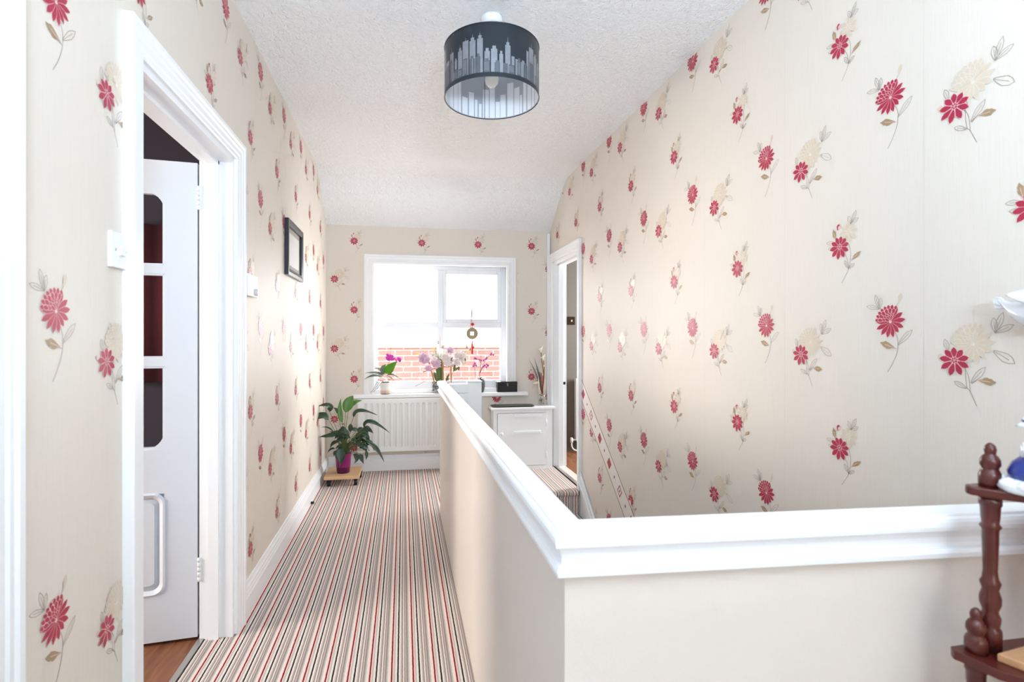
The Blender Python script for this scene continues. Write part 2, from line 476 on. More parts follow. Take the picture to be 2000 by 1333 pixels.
def motif_C():
    o = strip(curve([(.032, .007), (.041, -.025), (.034, -.075), (.007, -.119)]), .0015, 5, 1)
    o += strip(curve([(.02, -.028), (.03, -.05), (.034, -.075)]), .0012, 5, 1)
    o += daisy(.034, .042, .034, 3, 10, 8, 5)
    o += daisy(0, 0, .037, 1, 2, 10, 8)
    o += [petal(-.008, .055, 75, .020, .013, 1, 3), petal(-.006, .058, 55, .012, .007, 2, 4)]
    for t in ((.032, .092), (.062, .104), (.070, .078)):
        o += oleaf((.042, .066), t, .012)
    o += gleaf((-.016, .019), (-.026, .062), .016)
    o += oleaf((-.018, .016), (-.054, .020), .012) + oleaf((-.015, -.004), (-.046, .0), .011)
    o += gleaf((.040, -.053), (.080, -.026), .015)
    o += oleaf((.034, -.075), (.018, -.048), .011) + oleaf((.034, -.075), (.056, -.062), .010)
    return o
def edged(o):
    """sort by layer and give every flower petal its pale edge"""
    out = []
    for ly, m, poly in sorted(o, key=lambda e: e[0]):
        if ly >= 3 and m in (1, 3):
            cx = sum(p[0] for p in poly) / len(poly); cy = sum(p[1] for p in poly) / len(poly)
            g = []
            for x, y in poly:
                d = math.hypot(x - cx, y - cy) or 1
                g.append((x + (x - cx) / d * .0011, y + (y - cy) / d * .0011))
            out.append((ly, 2 if m == 1 else 10, g))
        out.append((ly, m, poly))
    return out
MOT = {'A': edged(motif_A()), 'B': edged(motif_B()), 'C': edged(motif_C())}

def put_motif(mb, kind, u, v, fn, ok, k=1.0):
    for i, (ly, m, poly) in enumerate(MOT[kind]):
        q = [(u + x * k, v + y * k) for x, y in poly]
        if not all(ok(*p) for p in q): continue
        mb.add([fn(x, y, .0003 + .000011 * i) for x, y in q], [list(range(len(q)))], m)

def wall_boxes(mb, fn, u0, u1, v0, v1, holes, t=.12):
    """solid wall in (u,v) with rectangular holes"""
    us = sorted({u0, u1} | {h[0] for h in holes} | {h[1] for h in holes})
    for a, b_ in zip(us, us[1:]):
        cuts = sorted([(h[2], h[3]) for h in holes if h[0] <= a + 1e-6 and h[1] >= b_ - 1e-6])
        z = v0
        for (p, q) in cuts + [(v1, v1)]:
            if p > z + 1e-6:
                mb.prism([(a, z), (b_, z), (b_, p), (a, p)], fn, 0, -t)
            z = max(z, q)

# left wall: u = y
lf = lambda u, v, t: (XL + t, u, v)
hl = [(D1[0], D1[1], 0, D1[2]), (D3[0], D3[1], 0, D3[2])]
mb = MB(); mb.raw = True
wall_boxes(mb, lf, YF, YB, 0, ZC, hl)
okl = lambda u, v: YF < u < YB - .002 and .02 < v < ceil_z(u) - .004 and not any(h[0] - .01 < u < h[1] + .01 and v < h[3] + .01 for h in hl)
for k in range(-6, 9):
    for j in range(-1, 4):
        put_motif(mb, 'A', 1.177 + .508 * k, .653 + .62 * j, lf, okl, .96)
        put_motif(mb, 'B', 1.400 + .508 * k, .577 + .628 * j, lf, okl, .96)
        put_motif(mb, 'C', 1.002 + .508 * k, .260 + .625 * j, lf, okl, .96)
for y in [1.093 + .508 * k for k in range(-6, 9)]:
    if not any(h[0] < y < h[1] for h in hl):
        mb.add([lf(y, .15, .0003), lf(y + .0016, .15, .0003), lf(y + .0016, ceil_z(y) - .01, .0003), lf(y, ceil_z(y) - .01, .0003)], [(0, 1, 2, 3)], 9)
struct(mb.build('wall_left', WALLM), 'cream floral papered wall with the glazed door', 'wall')

# right wall: u = -y
rf = lambda u, v, t: (XR - t, -u, v)
hr = [(-D2[1], -D2[0], 0, D2[2])]
mb = MB(); mb.raw = True
wall_boxes(mb, rf, -YB, -YF, -2.8, ZC, [(-D2[1], -D2[0], 0, D2[2])])
top_b = lambda y: .912 - SLP * (4.008 - y)
def okr(u, v):
    y = -u
    if not (YF < y < YB - .002 and v < ceil_z(y) - .004): return False
    if D2[0] - .01 < y < D2[1] + .01 and v < D2[2] + .01: return False
    return not (top_b(y) - .18 < v < top_b(y) + .004 and y < 4.02)
for k in range(-6, 8):
    for j in range(-4, 4):
        put_motif(mb, 'A', -(1.307 + .527 * k), .612 + .654 * j, rf, okr)
        put_motif(mb, 'B', -(1.083 + .527 * k), .550 + .654 * j, rf, okr)
        put_motif(mb, 'C', -(1.486 + .527 * k), .862 + .654 * j, rf, okr)
for y in [1.208 + .527 * k for k in range(-6, 8)]:
    if not (D2[0] < y < D2[1]):
        z0 = top_b(y) + .01 if y < 4 else .2
        mb.add([rf(-y, z0, .0003), rf(-y - .0016, z0, .0003), rf(-y - .0016, ceil_z(y) - .01, .0003), rf(-y, ceil_z(y) - .01, .0003)], [(3, 2, 1, 0)], 9)
# paper border that follows the stairs
y0, y1 = .95, 4.0
for dz0, dz1, m, t in ((-.175, 0, 6, .0004), (-.009, 0, 8, .0006), (-.175, -.166, 8, .0006)):
    mb.add([rf(-y1, top_b(y1) + dz0, t), rf(-y0, top_b(y0) + dz0, t), rf(-y0, top_b(y0) + dz1, t), rf(-y1, top_b(y1) + dz1, t)], [(0, 1, 2, 3)], m)
def diamond(y, z, a, m, t):
    mb.add([rf(-y - a * .9, z, t), rf(-y, z - a, t), rf(-y + a * .9, z, t), rf(-y, z + a, t)], [(0, 1, 2, 3)], m)
ctr = lambda y: top_b(y) - .0875
y = 3.945; k = 0
while y > 1.0:
    if k % 3 == 1:
        diamond(y, ctr(y), .043, 7, .0008); diamond(y, ctr(y), .031, 6, .001); diamond(y, ctr(y), .012, 7, .0012)
    else:
        diamond(y, ctr(y), .043, 7, .0008)
    diamond(y - .088, ctr(y - .088), .013, 8, .0008)
    y -= .176; k += 1
struct(mb.build('wall_right', WALLM), 'cream floral papered wall beside the stairs', 'wall')

# back wall: u = x
bf = lambda u, v, t: (u, YB - t, v)
mb = MB(); mb.raw = True
wall_boxes(mb, bf, XL - .12, XR + .12, -2.8, ZC, [(WIN[0], WIN[1], WIN[2] - .04, WIN[3])], .22)
okb = lambda u, v: XL + .002 < u < XR - .002 and .1 < v < ZS - .006 and not (WIN[0] - .01 < u < WIN[1] + .01 and WIN[2] - .05 < v < WIN[3] + .01)
CZ, BZ, AZ = (2.104, 1.477, .845, .22), (1.795, 1.164, .524), (1.88, 1.26, .644)
for x in (-.442, .169, .698, 1.217):
    for z in CZ: put_motif(mb, 'C', x, z, bf, okb, .97)
    for z in AZ:
        if x > 0: put_motif(mb, 'A', x + .181, z, bf, okb, .97)
for x in (-.572, -.04, .51, 1.0):
    for z in BZ: put_motif(mb, 'B', x, z, bf, okb, .97)
struct(mb.build('wall_back', WALLM), 'cream floral papered wall around the window', 'wall')

# end wall behind the camera with an unseen opening added to admit light
ff = lambda u, v, t: (u, YF + t, v)
mb = MB()
wall_boxes(mb, ff, XL - .12, XR + .12, 0, ZC, [(-.3, 1.02, .95, 2.25)])
struct(mb.build('wall_front', PAPER))

# ceiling with its sloping far end
prof = [(YF - .12, ZC)]
for k in range(9):                                   # soft fold
    t = k / 8; a, b_, c_ = (FOLD - .10, ZC), (FOLD, ZC), (FOLD + .10, ceil_z(FOLD + .10))
    prof.append(tuple(a[i] * (1 - t) ** 2 + b_[i] * 2 * t * (1 - t) + c_[i] * t * t for i in (0, 1)))
prof.append((YB, ZS)); prof.append((YB, ZC + .12)); prof.append((YF - .12, ZC + .12))
mb = MB(); mb.prism(prof, lambda u, v, t: (t, u, v), XL - .001, XR + .001)
struct(mb.build('ceiling', CEIL), 'white textured ceiling with a sloping far end', 'ceiling')

# floors
mb = MB()
mb.box((XL, YF, -.22), (.275, YB, 0))
mb.box((.275, NOSE + .02, -.22), (XR, YB, 0))
mb.box((.275, YF, -.22), (XR, .75, 0))
mb.box((-.806, D1[0], -.22), (XL, D1[1], 0))
mb.box((-.80, D3[0], -.22), (XL, D3[1], 0))
mb.box((XR, D2[0], -.22), (XR + .03, D2[1], 0))
struct(mb.build('floor', CARPET), 'striped carpet of cream, taupe, black and red', 'floor')
mb = MB(); mb.box((-3.2, .3, -.22), (-.806, 3.4, -.004))
struct(mb.build('floor_bedroom', WOODFLR))
mb = MB(); mb.box((XR + .03, 3.3, -.22), (3.4, 5.42, -.004))
struct(mb.build('floor_side_room', WOODFLR))
mb = MB()
mb.box((-.818, D1[0], -.004), (-.796, D1[1], .004), bev=.0015)
struct(mb.build('trim_5', mat('threshold_strip', (198, 194, 188), .35, .8)), 'silver threshold strip in the left doorway', 'threshold')
mb = MB(); mb.box((XR + .012, D2[0], -.004), (XR + .045, D2[1], .004), bev=.0015)
struct(mb.build('trim_6', bpy.data.materials['threshold_strip']))

# stairs going down towards the camera, same carpet
prof = []
RISE, GO = .19, .2375
yy, zz = NOSE + .02, 0.0
prof.append((NOSE + .25, -.001)); 
for i in range(13):
    for k in range(6):                               # rounded nosing
        a = PI / 2 - PI * .95 * k / 5
        prof.append((NOSE + .018 - i * GO - .018 * math.cos(PI / 2 - a) * 0 - .020 * math.cos(a) * 1.0 + .0, -i * RISE - .020 + .020 * math.sin(a)))
    prof.append((NOSE + .018 - i * GO, -i * RISE - .045))
    prof.append((NOSE + .018 - i * GO, -(i + 1) * RISE))
    if i == 12: break
prof.append((NOSE + .25, -13 * RISE))
mb = MB(); mb.prism(prof, lambda u, v, t: (t, u, v), .29, XR - .024)
st_ = mb.build('stairs', CARPET); struct(st_, 'striped carpeted stairs going down behind the half wall', 'stairs')
mb = MB(); mb.box((.1, .5, -2.75), (XR, NOSE + .3, -13 * RISE - .02))
struct(mb.build('floor_hall', CARPET))
mb = MB(); mb.box((.255, .80, -2.7), (.285, NOSE + .3, -.22)); mb.box((.255, .72, -2.7), (XR, .75, -.22))
struct(mb.build('wall_stairwell', BEIGE))
# stair string on the right wall
SK = [(0, 0), (.020, 0), (.020, .085), (.0165, .092), (.0165, .100), (.013, .108), (.013, .118), (.008, .128), (.006, .142), (0, .142)]
mb = MB()
ya, yb_ = .85, NOSE + .015
zt = lambda y: .155 - SLP * (3.99 - y)
sq = [(yb_, zt(yb_)), (ya, zt(ya)), (ya, zt(ya) - .40), (yb_, zt(yb_) - .40)]
mb.prism(sq, lambda u, v, t: (XR - t, u, v), 0, .014)
for d0, d1, t in ((-.016, 0, .010), (-.040, -.020, .018), (-.062, -.046, .020), (-.090, -.066, .026)):
    mb.prism([(yb_, zt(yb_) + d1), (ya, zt(ya) + d1), (ya, zt(ya) + d0), (yb_, zt(yb_) + d0)], lambda u, v, t_: (XR - t_, u, v), 0, t)
struct(mb.build('baseboard_right', WHITE), 'white sloping stair string along the right wall', 'skirting')

# skirtings
def skirt(mb, a, b_, nrm, h=1.0):
    a, b_, n = V(a), V(b_), V(nrm)
    mb.prism([(p, q * h) for p, q in SK], lambda p, q, t: tuple(a.lerp(b_, t) + n * p + V((0, 0, q))), 0, 1)
mb = MB(); skirt(mb, (XL, 2.372, 0), (XL, YB, 0), (1, 0, 0)); skirt(mb, (XL, 1.056, 0), (XL, 1.428, 0), (1, 0, 0)); skirt(mb, (XL, YF, 0), (XL, .13, 0), (1, 0, 0))
struct(mb.build('baseboard_left', WHITE), 'white moulded skirting along the left wall', 'skirting')
mb = MB(); skirt(mb, (XL + .02, YB, 0), (.84, YB, 0), (0, -1, 0))
struct(mb.build('baseboard_back', WHITE), 'white skirting below the radiator', 'skirting')

# door casings: architrave swept round the opening, plus the lining and stop
ARC = [(0, 0), (0, .012), (.004, .015), (.018, .015), (.022, .018), (.040, .018), (.046, .022), (.056, .022), (.062, .027), (.076, .027), (.078, .024), (.078, 0)]
def casing(name, fn, nrm, u0, u1, top, flip, label, depth=.125, stop=.05, inner_sill=None, extra=()):
    mb = MB()
    path = [fn(u0, 0, 0), fn(u0, top, 0), fn(u1, top, 0), fn(u1, 0, 0)]
    mb.sweep(path, ARC, nrm, flip=flip)
    t = .02
    mb.prism([(u0, 0), (u0 + t, 0), (u0 + t, top - t), (u0, top - t)], fn, 0.001, -depth)
    mb.prism([(u1 - t, 0), (u1, 0), (u1, top - t), (u1 - t, top - t)], fn, 0.001, -depth)
    mb.prism([(u0, top - t), (u1, top - t), (u1, top), (u0, top)], fn, 0.001, -depth)
    s0, s1 = -stop, -depth + .036
    for a, b_, c_, d in ((u0 + t, u0 + t + .012, 0, top - t), (u1 - t - .012, u1 - t, 0, top - t), (u0 + t, u1 - t, top - t - .012, top - t)):
        mb.prism([(a, c_), (b_, c_), (b_, d), (a, d)], fn, s0, s1)
    return struct(mb.build(name, WHITE), label, 'door frame')
casing('trim_1', lf, (1, 0, 0), D1[0], D1[1], D1[2], 1, 'white moulded frame of the open glazed door on the left wall')
casing('trim_2', lambda u, v, t: (XR - t, u, v), (-1, 0, 0), D2[0], D2[1], D2[2], -1, 'white moulded door frame in the far right corner', .13)
casing('trim_3', lf, (1, 0, 0), D3[0], D3[1], D3[2], 1, 'white door frame cut off at the left edge')
# the far corner batten above the right door frame
mb = MB(); mb.box((XR - .032, YB - .03, .585), (XR - .004, YB, 2.225), bev=.004)
struct(mb.build('trim_4', WHITE), 'thin white corner batten right of the window', 'trim')
# strike plate on the right door lining
mb = MB()
mb.box((1.487, 4.776, .775), (1.518, 4.7795, .80)); mb.box((1.487, 4.776, .73), (1.497, 4.7795, .755))
o = mb.build('strike_plate', mat('dark_brass', (70, 52, 36), .35, .7), bpy.data.objects['trim_2'])

# near left door: closed, seen only past its frame
mb = MB(); mb.box((XL - .075, D3[0] + .023, .008), (XL - .035, D3[1] - .023, D3[2] - .023), bev=.003)
for z0, z1 in ((.2, .85), (1.05, 1.8)):
    for ya_, yb2 in ((.31, .55), (.64, .88)):
        mb.box((XL - .037, ya_, z0), (XL - .030, yb2, z1), bev=.003)
struct(mb.build('door_3', DOORW))

# ------------------------------------------------------------------ open glazed door on the left
dr = bpy.data.objects.new('door_1', None); COL.objects.link(dr); struct(dr, 'white glazed door standing open into the dark left room', 'door')
HX, HYY = -.8205, 2.276
dr.location = (HX, HYY, 0)
ang = math.radians(6.0)
du = V((-math.cos(ang), -math.sin(ang), 0)); dn = V((math.sin(ang), -math.cos(ang), 0))  # along the leaf, towards camera
LW, LT, LH = .74, .040, 1.925
dz = .012
def df(u, v, t): return tuple(V((HX, HYY, 0)) + du * u - dn * (LT - t) + V((0, 0, v)))
def dbox(mb, u0, u1, z0, z1, t0, t1, m=0): mb.prism([(u0, z0), (u1, z0), (u1, z1), (u0, z1)], df, t0, t1, m)
SW = .118
mb = MB()
dbox(mb, 0, SW, dz, LH, 0, LT); dbox(mb, LW - SW, LW, dz, LH, 0, LT)
dbox(mb, SW, LW - SW, 1.80, LH, 0, LT); dbox(mb, SW, LW - SW, .60, .775, 0, LT); dbox(mb, SW, LW - SW, dz, .20, 0, LT)
mid = LW / 2
dbox(mb, mid - .014, mid + .014, .775, 1.80, .004, LT - .004)
for zc in (1.492, 1.122): dbox(mb, SW, LW - SW, zc - .016, zc + .016, .004, LT - .004)
for (cu, cz, sx, sz) in ((SW, 1.80, 1, -1), (LW - SW, 1.80, -1, -1), (SW, .775, 1, 1), (LW - SW, .775, -1, 1)):
    R = .075
    pl = [(cu, cz)] + [(cu + sx * R * (1 - math.cos(PI / 2 * k / 8)), cz + sz * R * (1 - math.sin(PI / 2 * k / 8))) for k in range(9)]
    mb.prism(pl, df, .002, LT - .002)
# glazing beads
for z0, z1 in ((.775, 1.106), (1.138, 1.476), (1.508, 1.80)):
    for u0, u1 in ((SW, mid - .014), (mid + .014, LW - SW)):
        for (a, b_, c_, d) in ((u0, u0 + .008, z0, z1), (u1 - .008, u1, z0, z1), (u0, u1, z0, z0 + .008), (u0, u1, z1 - .008, z1)):
            dbox(mb, a, b_, c_, d, .010, LT - .008)
# raised lower panels
dbox(mb, SW, LW - SW, .20, .60, .012, LT - .014)
def rrect(u0, u1, z0, z1, r, n=6):
    o = []
    for cx, cy, a in ((u1 - r, z1 - r, 0), (u0 + r, z1 - r, 90), (u0 + r, z0 + r, 180), (u1 - r, z0 + r, 270)):
        for k in range(n + 1):
            t = math.radians(a + 90 * k / n); o.append((cx + r * math.cos(t), cy + r * math.sin(t)))
    return o
for u0, u1 in ((SW - .004, mid - .02), (mid + .02, LW - SW + .004)):
    ring = rrect(u0, u1, .195, .605, .045); K = len(ring); inn = rrect(u0 + .022, u1 - .022, .217, .583, .03)
    vs = [df(u, v, LT - .001) for u, v in ring] + [df(u, v, LT + .007) for u, v in rrect(u0 + .007, u1 - .007, .202, .598, .04)] + [df(u, v, LT - .004) for u, v in inn]
    fs = [(j * K + i, j * K + (i + 1) % K, (j + 1) * K + (i + 1) % K, (j + 1) * K + i) for j in range(2) for i in range(K)]
    mb.add(vs, fs, 0)
    mb.prism(rrect(u0 + .04, u1 - .04, .235, .565, .02), df, LT - .02, LT - .004)
mb.build('leaf', DOORW, dr)
for z0, z1 in ((.775, 1.106), (1.138, 1.476), (1.508, 1.80)):
    for u0, u1 in ((SW, mid - .014), (mid + .014, LW - SW)):
        mb = MB(); dbox(mb, u0 + .004, u1 - .004, z0 + .004, z1 - .004, .018, .022); mb.build('pane', GLASS, dr)
for zc in (1.785, .285):
    mb = MB()
    for k in range(5):
        mb.lathe([(.0055, 0), (.0055, .017)], (HX + .007, HYY - .004, zc - .048 + k * .0195), 10)
    mb.box((HX + .010, HYY + .002, zc - .05), (HX + .034, HYY + .0045, zc + .05))
    mb.build('hinge', PLASTIC, dr)
# the dark room behind
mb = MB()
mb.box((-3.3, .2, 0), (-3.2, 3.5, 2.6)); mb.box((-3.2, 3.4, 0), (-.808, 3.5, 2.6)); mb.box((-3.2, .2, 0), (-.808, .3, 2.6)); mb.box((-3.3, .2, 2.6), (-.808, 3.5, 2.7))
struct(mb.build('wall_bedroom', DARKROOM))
mb = MB(); n = 60; vs = []
for i in range(n + 1):
    t = i / n; x = -2.3 + 1.35 * t; y = 3.32 + .025 * math.sin(t * 60)
    vs += [(x, y, .96), (x, y, 1.88)]
mb.add(vs, [(2 * i, 2 * i + 2, 2 * i + 3, 2 * i + 1) for i in range(n)], 0, True)
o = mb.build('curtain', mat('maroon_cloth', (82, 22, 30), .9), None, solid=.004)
tag(o, 'dark red curtain seen through the panes of the open glazed door', 'curtain')

# ------------------------------------------------------------------ side room beyond the right door
mb = MB()
mb.box((XR + .12, 5.40, 0), (3.4, 5.5, 2.6)); mb.box((3.3, 3.2, 0), (3.4, 5.4, 2.6)); mb.box((XR + .12, 3.2, 0), (3.4, 3.3, 2.6)); mb.box((XR + .12, 3.2, 2.6), (3.4, 5.5, 2.7)); mb.box((XR + .12, 5.12, 0), (XR + .16, 5.4, 2.6))
struct(mb.build('wall_side_room', GREIGE))
c = at(1116, 627, 5.39)
t = thing('wall_switch', 'small dark metal switch plate on the wall through the right doorway', 'switch', (c.x, 5.40, c.z))
mb = MB(); mb.box((c.x - .043, 5.391, c.z - .043), (c.x + .043, 5.40, c.z + .043), bev=.002); mb.build('plate', bpy.data.materials['dark_brass'], t)
mb = MB(); mb.box((c.x - .006, 5.385, c.z - .012), (c.x + .006, 5.392, c.z + .012), bev=.002); mb.build('rocker', CHROME, t)

def radiator(name, label, x0, x1, z0, z1, yw, step=.052):
    t = thing(name, label, 'radiator', ((x0 + x1) / 2, yw, z0))
    yf = yw - .085; R = .014
    mb = MB()
    # pressed front panel: flat land with recessed vertical channels
    n = int((x1 - x0 - .06) / step); xs = []
    xs.append((x0, R * .6)); xs.append((x0 + .006, 0))
    off = (x1 - x0 - n * step) / 2
    for i in range(n):
        c0 = x0 + off + i * step
        for p, d in ((.012, 0), (.018, .7), (.024, 1), (.034, 1), (.040, .7), (.046, 0)):
            xs.append((c0 + p, R * d))
    xs.append((x1 - .006, 0)); xs.append((x1, R * .6))
    hz = [(z0, 0, .6), (z0 + .006, 0, 0), (z0 + .035, 0, 0), (z0 + .055, 1, 0), (z1 - .055, 1, 0), (z1 - .035, 0, 0), (z1 - .006, 0, 0), (z1, 0, .6)]
    vs = []
    for z, f, e in hz:
        for x, d in xs: vs.append((x, yf + d * f + (R * e if f == 0 else 0), z))
    K = len(xs)
    fs = [(j * K + i, j * K + i + 1, (j + 1) * K + i + 1, (j + 1) * K + i) for j in range(len(hz) - 1) for i in range(K - 1)]
    mb.add(vs, fs, 0, False)
    mb.build('front_panel', RADW, t, solid=.0015)
    mb = MB(); mb.box((x0 + .004, yf + .018, z0 + .01), (x1 - .004, yf + .05, z1 - .004)); mb.build('convector', RADW, t)
    mb = MB()
    mb.box((x0 - .002, yf + .002, z0 + .008), (x0 + .003, yf + .06, z1 + .002)); mb.build('side_panel', RADW, t)
    mb = MB(); mb.box((x1 - .003, yf + .002, z0 + .008), (x1 + .002, yf + .06, z1 + .002)); mb.build('side_panel', RADW, t)
    mb = MB(); mb.box((x0, yf + .004, z1 - .003), (x1, yf + .06, z1 + .003)); mb.build('top_grille', RADW, t)
    for xx in (x0 + .12, x1 - .12):
        mb = MB(); mb.box((xx - .015, yf + .05, z0 + .08), (xx + .015, yw - .002, z1 - .08)); mb.build('bracket', RADW, t)
    return t
t = radiator('radiator', 'white panel radiator under the window', -.405, .66, .185, .665, YB - .006)
t = radiator('radiator', 'edge of a white radiator seen through the right doorway', 1.81, 2.5, .12, .78, 5.40)
mb = MB()
p = at(1113, 872, 5.34)
mb.lathe([(.012, 0), (.016, .004), (.016, .05), (.010, .056), (0, .056)], (1.765, 5.34, .10), 14); mb.tube([(1.765, 5.34, .13), (1.80, 5.34, .13), (1.83, 5.345, .135)], .010)
mb.build('valve', PLASTIC, t)
mb = MB(); mb.tube([(1.765, 5.34, .11), (1.765, 5.34, .07), (1.772, 5.335, .045), (1.79, 5.33, .025), (1.83, 5.32, .012), (1.92, 5.30, .008)], .009); mb.build('pipe', PLASTIC, t)

# ------------------------------------------------------------------ window
wd = bpy.data.objects.new('window_1', None); COL.objects.link(wd); struct(wd, 'white framed window with a small opening sash, above the radiator', 'window')
wd.location = ((WIN[0] + WIN[1]) / 2, YB, WIN[2])
mb = MB()
x0, x1, z0, z1 = WIN
WARC = [(0, 0), (0, .016), (.006, .020), (.020, .020), (.026, .024), (.048, .024), (.054, .028), (.064, .028), (.070, .034), (.088, .034), (.092, .030), (.092, 0)]
mb.sweep([(x0, YB, z0), (x0, YB, z1), (x1, YB, z1), (x1, YB, z0)], WARC, (0, -1, 0), flip=-1)
mb.build('architrave', WHITE, wd)
mb = MB()
fw = .062   # flat inner lining
for a, b_ in (((x0, YB + .004, z0), (x0 + fw, YB + .085, z1)), ((x1 - fw, YB + .004, z0), (x1, YB + .085, z1)), ((x0 + fw, YB + .004, z1 - fw), (x1 - fw, YB + .085, z1))):
    mb.box(a, b_, bev=.003)
mb.build('lining', WHITE, wd)
YW = YB + .062
gx0, gx1, gz0, gz1 = x0 + fw, x1 - fw, z0 + .0, z1 - fw
pL, pM0, pM1, pR = -.240, .318, .374, .926     # pane edges
pB, pT0, pT1, pT = .812, 1.312, 1.366, 1.862
mb = MB()
for a, b_ in (((gx0, YW, gz0 + .03), (pL, YW + .06, gz1)), ((pR, YW, gz0 + .03), (gx1, YW + .06, gz1)), ((pL, YW, pT), (pR, YW + .06, gz1)), ((pL, YW, gz0 + .03), (pR, YW + .06, pB)), ((pM0, YW + .002, pB), (pM1, YW + .06, pT)), ((pL, YW + .004, pT0), (pR, YW + .06, pT1))):
    mb.box(a, b_, bev=.004)
mb.build('window_frame', UPVC, wd)
mb = MB(); mb.box((x0, YB + .004, gz0), (x1, YB + .10, gz0 + .034), bev=.002); mb.build('bottom_board', WHITE, wd)
sh = MB()
sx0, sx1, sz0, sz1 = pM1 - .002, pR + .002, pT1 - .002, pT + .002
for a, b_ in (((sx0, YW - .012, sz0), (.403, YW + .03, sz1)), ((.888, YW - .012, sz0), (sx1, YW + .03, sz1)), ((.403, YW - .012, sz0), (.888, YW + .03, 1.398)), ((.403, YW - .012, 1.822), (.888, YW + .03, sz1))):
    sh.box(a, b_, bev=.005)
so = sh.build('opening_sash', UPVC, wd)
for i, (a, b_, c_, d) in enumerate(((pL, pM0, pT1, pT), (pL, pM0, pB, pT0), (pM1, pR, pB, pT0), (.403, .888, 1.398, 1.822))):
    mb = MB(); mb.box((a - .004, YW + .024, c_ - .004), (b_ + .004, YW + .030, d + .004)); mb.build('pane', GLASS, so if i == 3 else wd)
mb = MB(); mb.box((-.452, YB - .075, WIN[2] - .034), (1.165, YB + .07, WIN[2]), bev=.006)
mb.build('window_sill', WHITE, wd)
# garden wall across the yard
mb = MB(); mb.box((-5, 7.2, -3), (7, 7.42, 1.08)); 
struct(mb.build('wall_garden', BRICK), 'faded brick wall outside the window', 'wall')
mb = MB(); mb.box((-5, 7.17, 1.08), (7, 7.45, 1.135), bev=.008)
struct(mb.build('wall_coping', mat('pale_coping', (170, 130, 122), .9, noise=.15, nscale=12)))

# ------------------------------------------------------------------ half wall with moulded cap
CL = [(.262, 3.62), (.262, .804), (XR - .005, .741)]
ZP = .862
bal = bpy.data.objects.new('wall_balustrade', None); COL.objects.link(bal); struct(bal, 'beige half wall with a white moulded cap around the stairs', 'half wall')
bal.location = (.262, .804, 0)
mb = MB()
mb.sweep([(x, y, 0) for x, y in CL], [(-.011, 0), (.011, 0), (.011, ZP + .01), (-.011, ZP + .01)], (0, 0, 1))
mb.build('panel', BEIGE, bal)
def cap_prof():
    h = [(.019, .846), (.027, .848), (.028, .856), (.025, .862), (.019, .864), (.0175, .870), (.0185, .880), (.022, .889), (.027, .893), (.031, .895), (.032, .902), (.031, .909), (.028, .914), (.024, .916), (.022, .920)]
    return [(-p, q) for p, q in h][::-1][::-1] + [(p, q) for p, q in reversed(h)]
mb = MB(); mb.sweep([(x, y, 0) for x, y in [(.262, 3.655)] + CL[1:]], cap_prof(), (0, 0, 1))
mb.build('cap_rail', WHITE, bal)
mb = MB()
mb.box((.251, 3.625, 0), (.445, 3.65, .84)); mb.box((.251, 3.615, .835), (.445, 3.672, .897), bev=.004); mb.box((.262, 3.612, .775), (.445, 3.63, .832), bev=.003)
mb.build('end_panel', WHITE, bal)
t = thing('newel_post', 'square white newel post behind the half wall', 'newel post', (.49, 3.67, 0))
mb = MB(); mb.box((.443, 3.622, 0.0), (.541, 3.72, .905), bev=.003); mb.build('shaft', WHITE, t)
mb = MB(); mb.box((.440, 3.619, .906), (.544, 3.723, .918), bev=.004); mb.build('cap', WHITE, t)

# ------------------------------------------------------------------ corner cupboard
cx0, cx1, cyf, ct = .815, 1.372, 4.715, .555
t = thing('cupboard', 'low white corner cupboard with one door', 'cupboard', ((cx0 + cx1) / 2, 4.8, 0))
mb = MB(); mb.box((cx0, cyf, 0), (cx0 + .032, YB - .022, ct)); mb.box((cx0 + .032, cyf, 0), (cx1, cyf + .018, .034)); mb.box((cx0 + .032, cyf, .525), (cx1, cyf + .018, ct)); mb.box((1.315, cyf, .034), (cx1, cyf + .018, .525)); mb.box((cx0 + .032, cyf + .06, 0), (cx1, cyf + .07, ct))
mb.build('carcass', WHITE, t)
mb = MB(); mb.box((cx0 - .025, cyf - .022, ct), (XR - .002, YB - .001, ct + .022), bev=.005); mb.build('worktop', WHITE, t)
mb = MB(); mb.box((cx0 + .036, cyf - .004, .038), (1.312, cyf + .016, .521), bev=.002)
d_ = mb.build('door', WHITE, t)
for z in (.500, .345):
    mb = MB(); mb.box((1.005, cyf - .013, z - .012), (1.258, cyf - .003, z + .012), bev=.003); mb.build('batten', WHITE, d_)
mb = MB(); mb.tube([(.886, cyf - .003, .338), (.886, cyf - .018, .338)], .006, 10); mb.ball((.886, cyf - .024, .338), .015, n=16); mb.build('knob', WHITE, d_)
for z in (.43, .13):
    mb = MB(); mb.lathe([(.004, -.03), (.004, .03)], (1.314, cyf - .003, z), 8); mb.build('hinge', WHITE, d_)

# tray on the cupboard
p0 = ct + .022
mb = MB()
oct_ = [(.775, 4.745), (.80, 4.715), (1.15, 4.715), (1.175, 4.745), (1.175, 4.84), (1.15, 4.865), (.80, 4.865), (.775, 4.84)]
oct_ = [(x + .03, y - .004) for x, y in oct_]
mb.prism(oct_, lambda u, v, t_: (u, v, t_), p0, p0 + .012)
o = mb.build('tray', mat('dark_slate_tray', (52, 58, 54), .4, noise=.3, nscale=40), None, bev=.003)
tag(o, 'dark slate tray with cut corners lying on the white cupboard', 'tray')

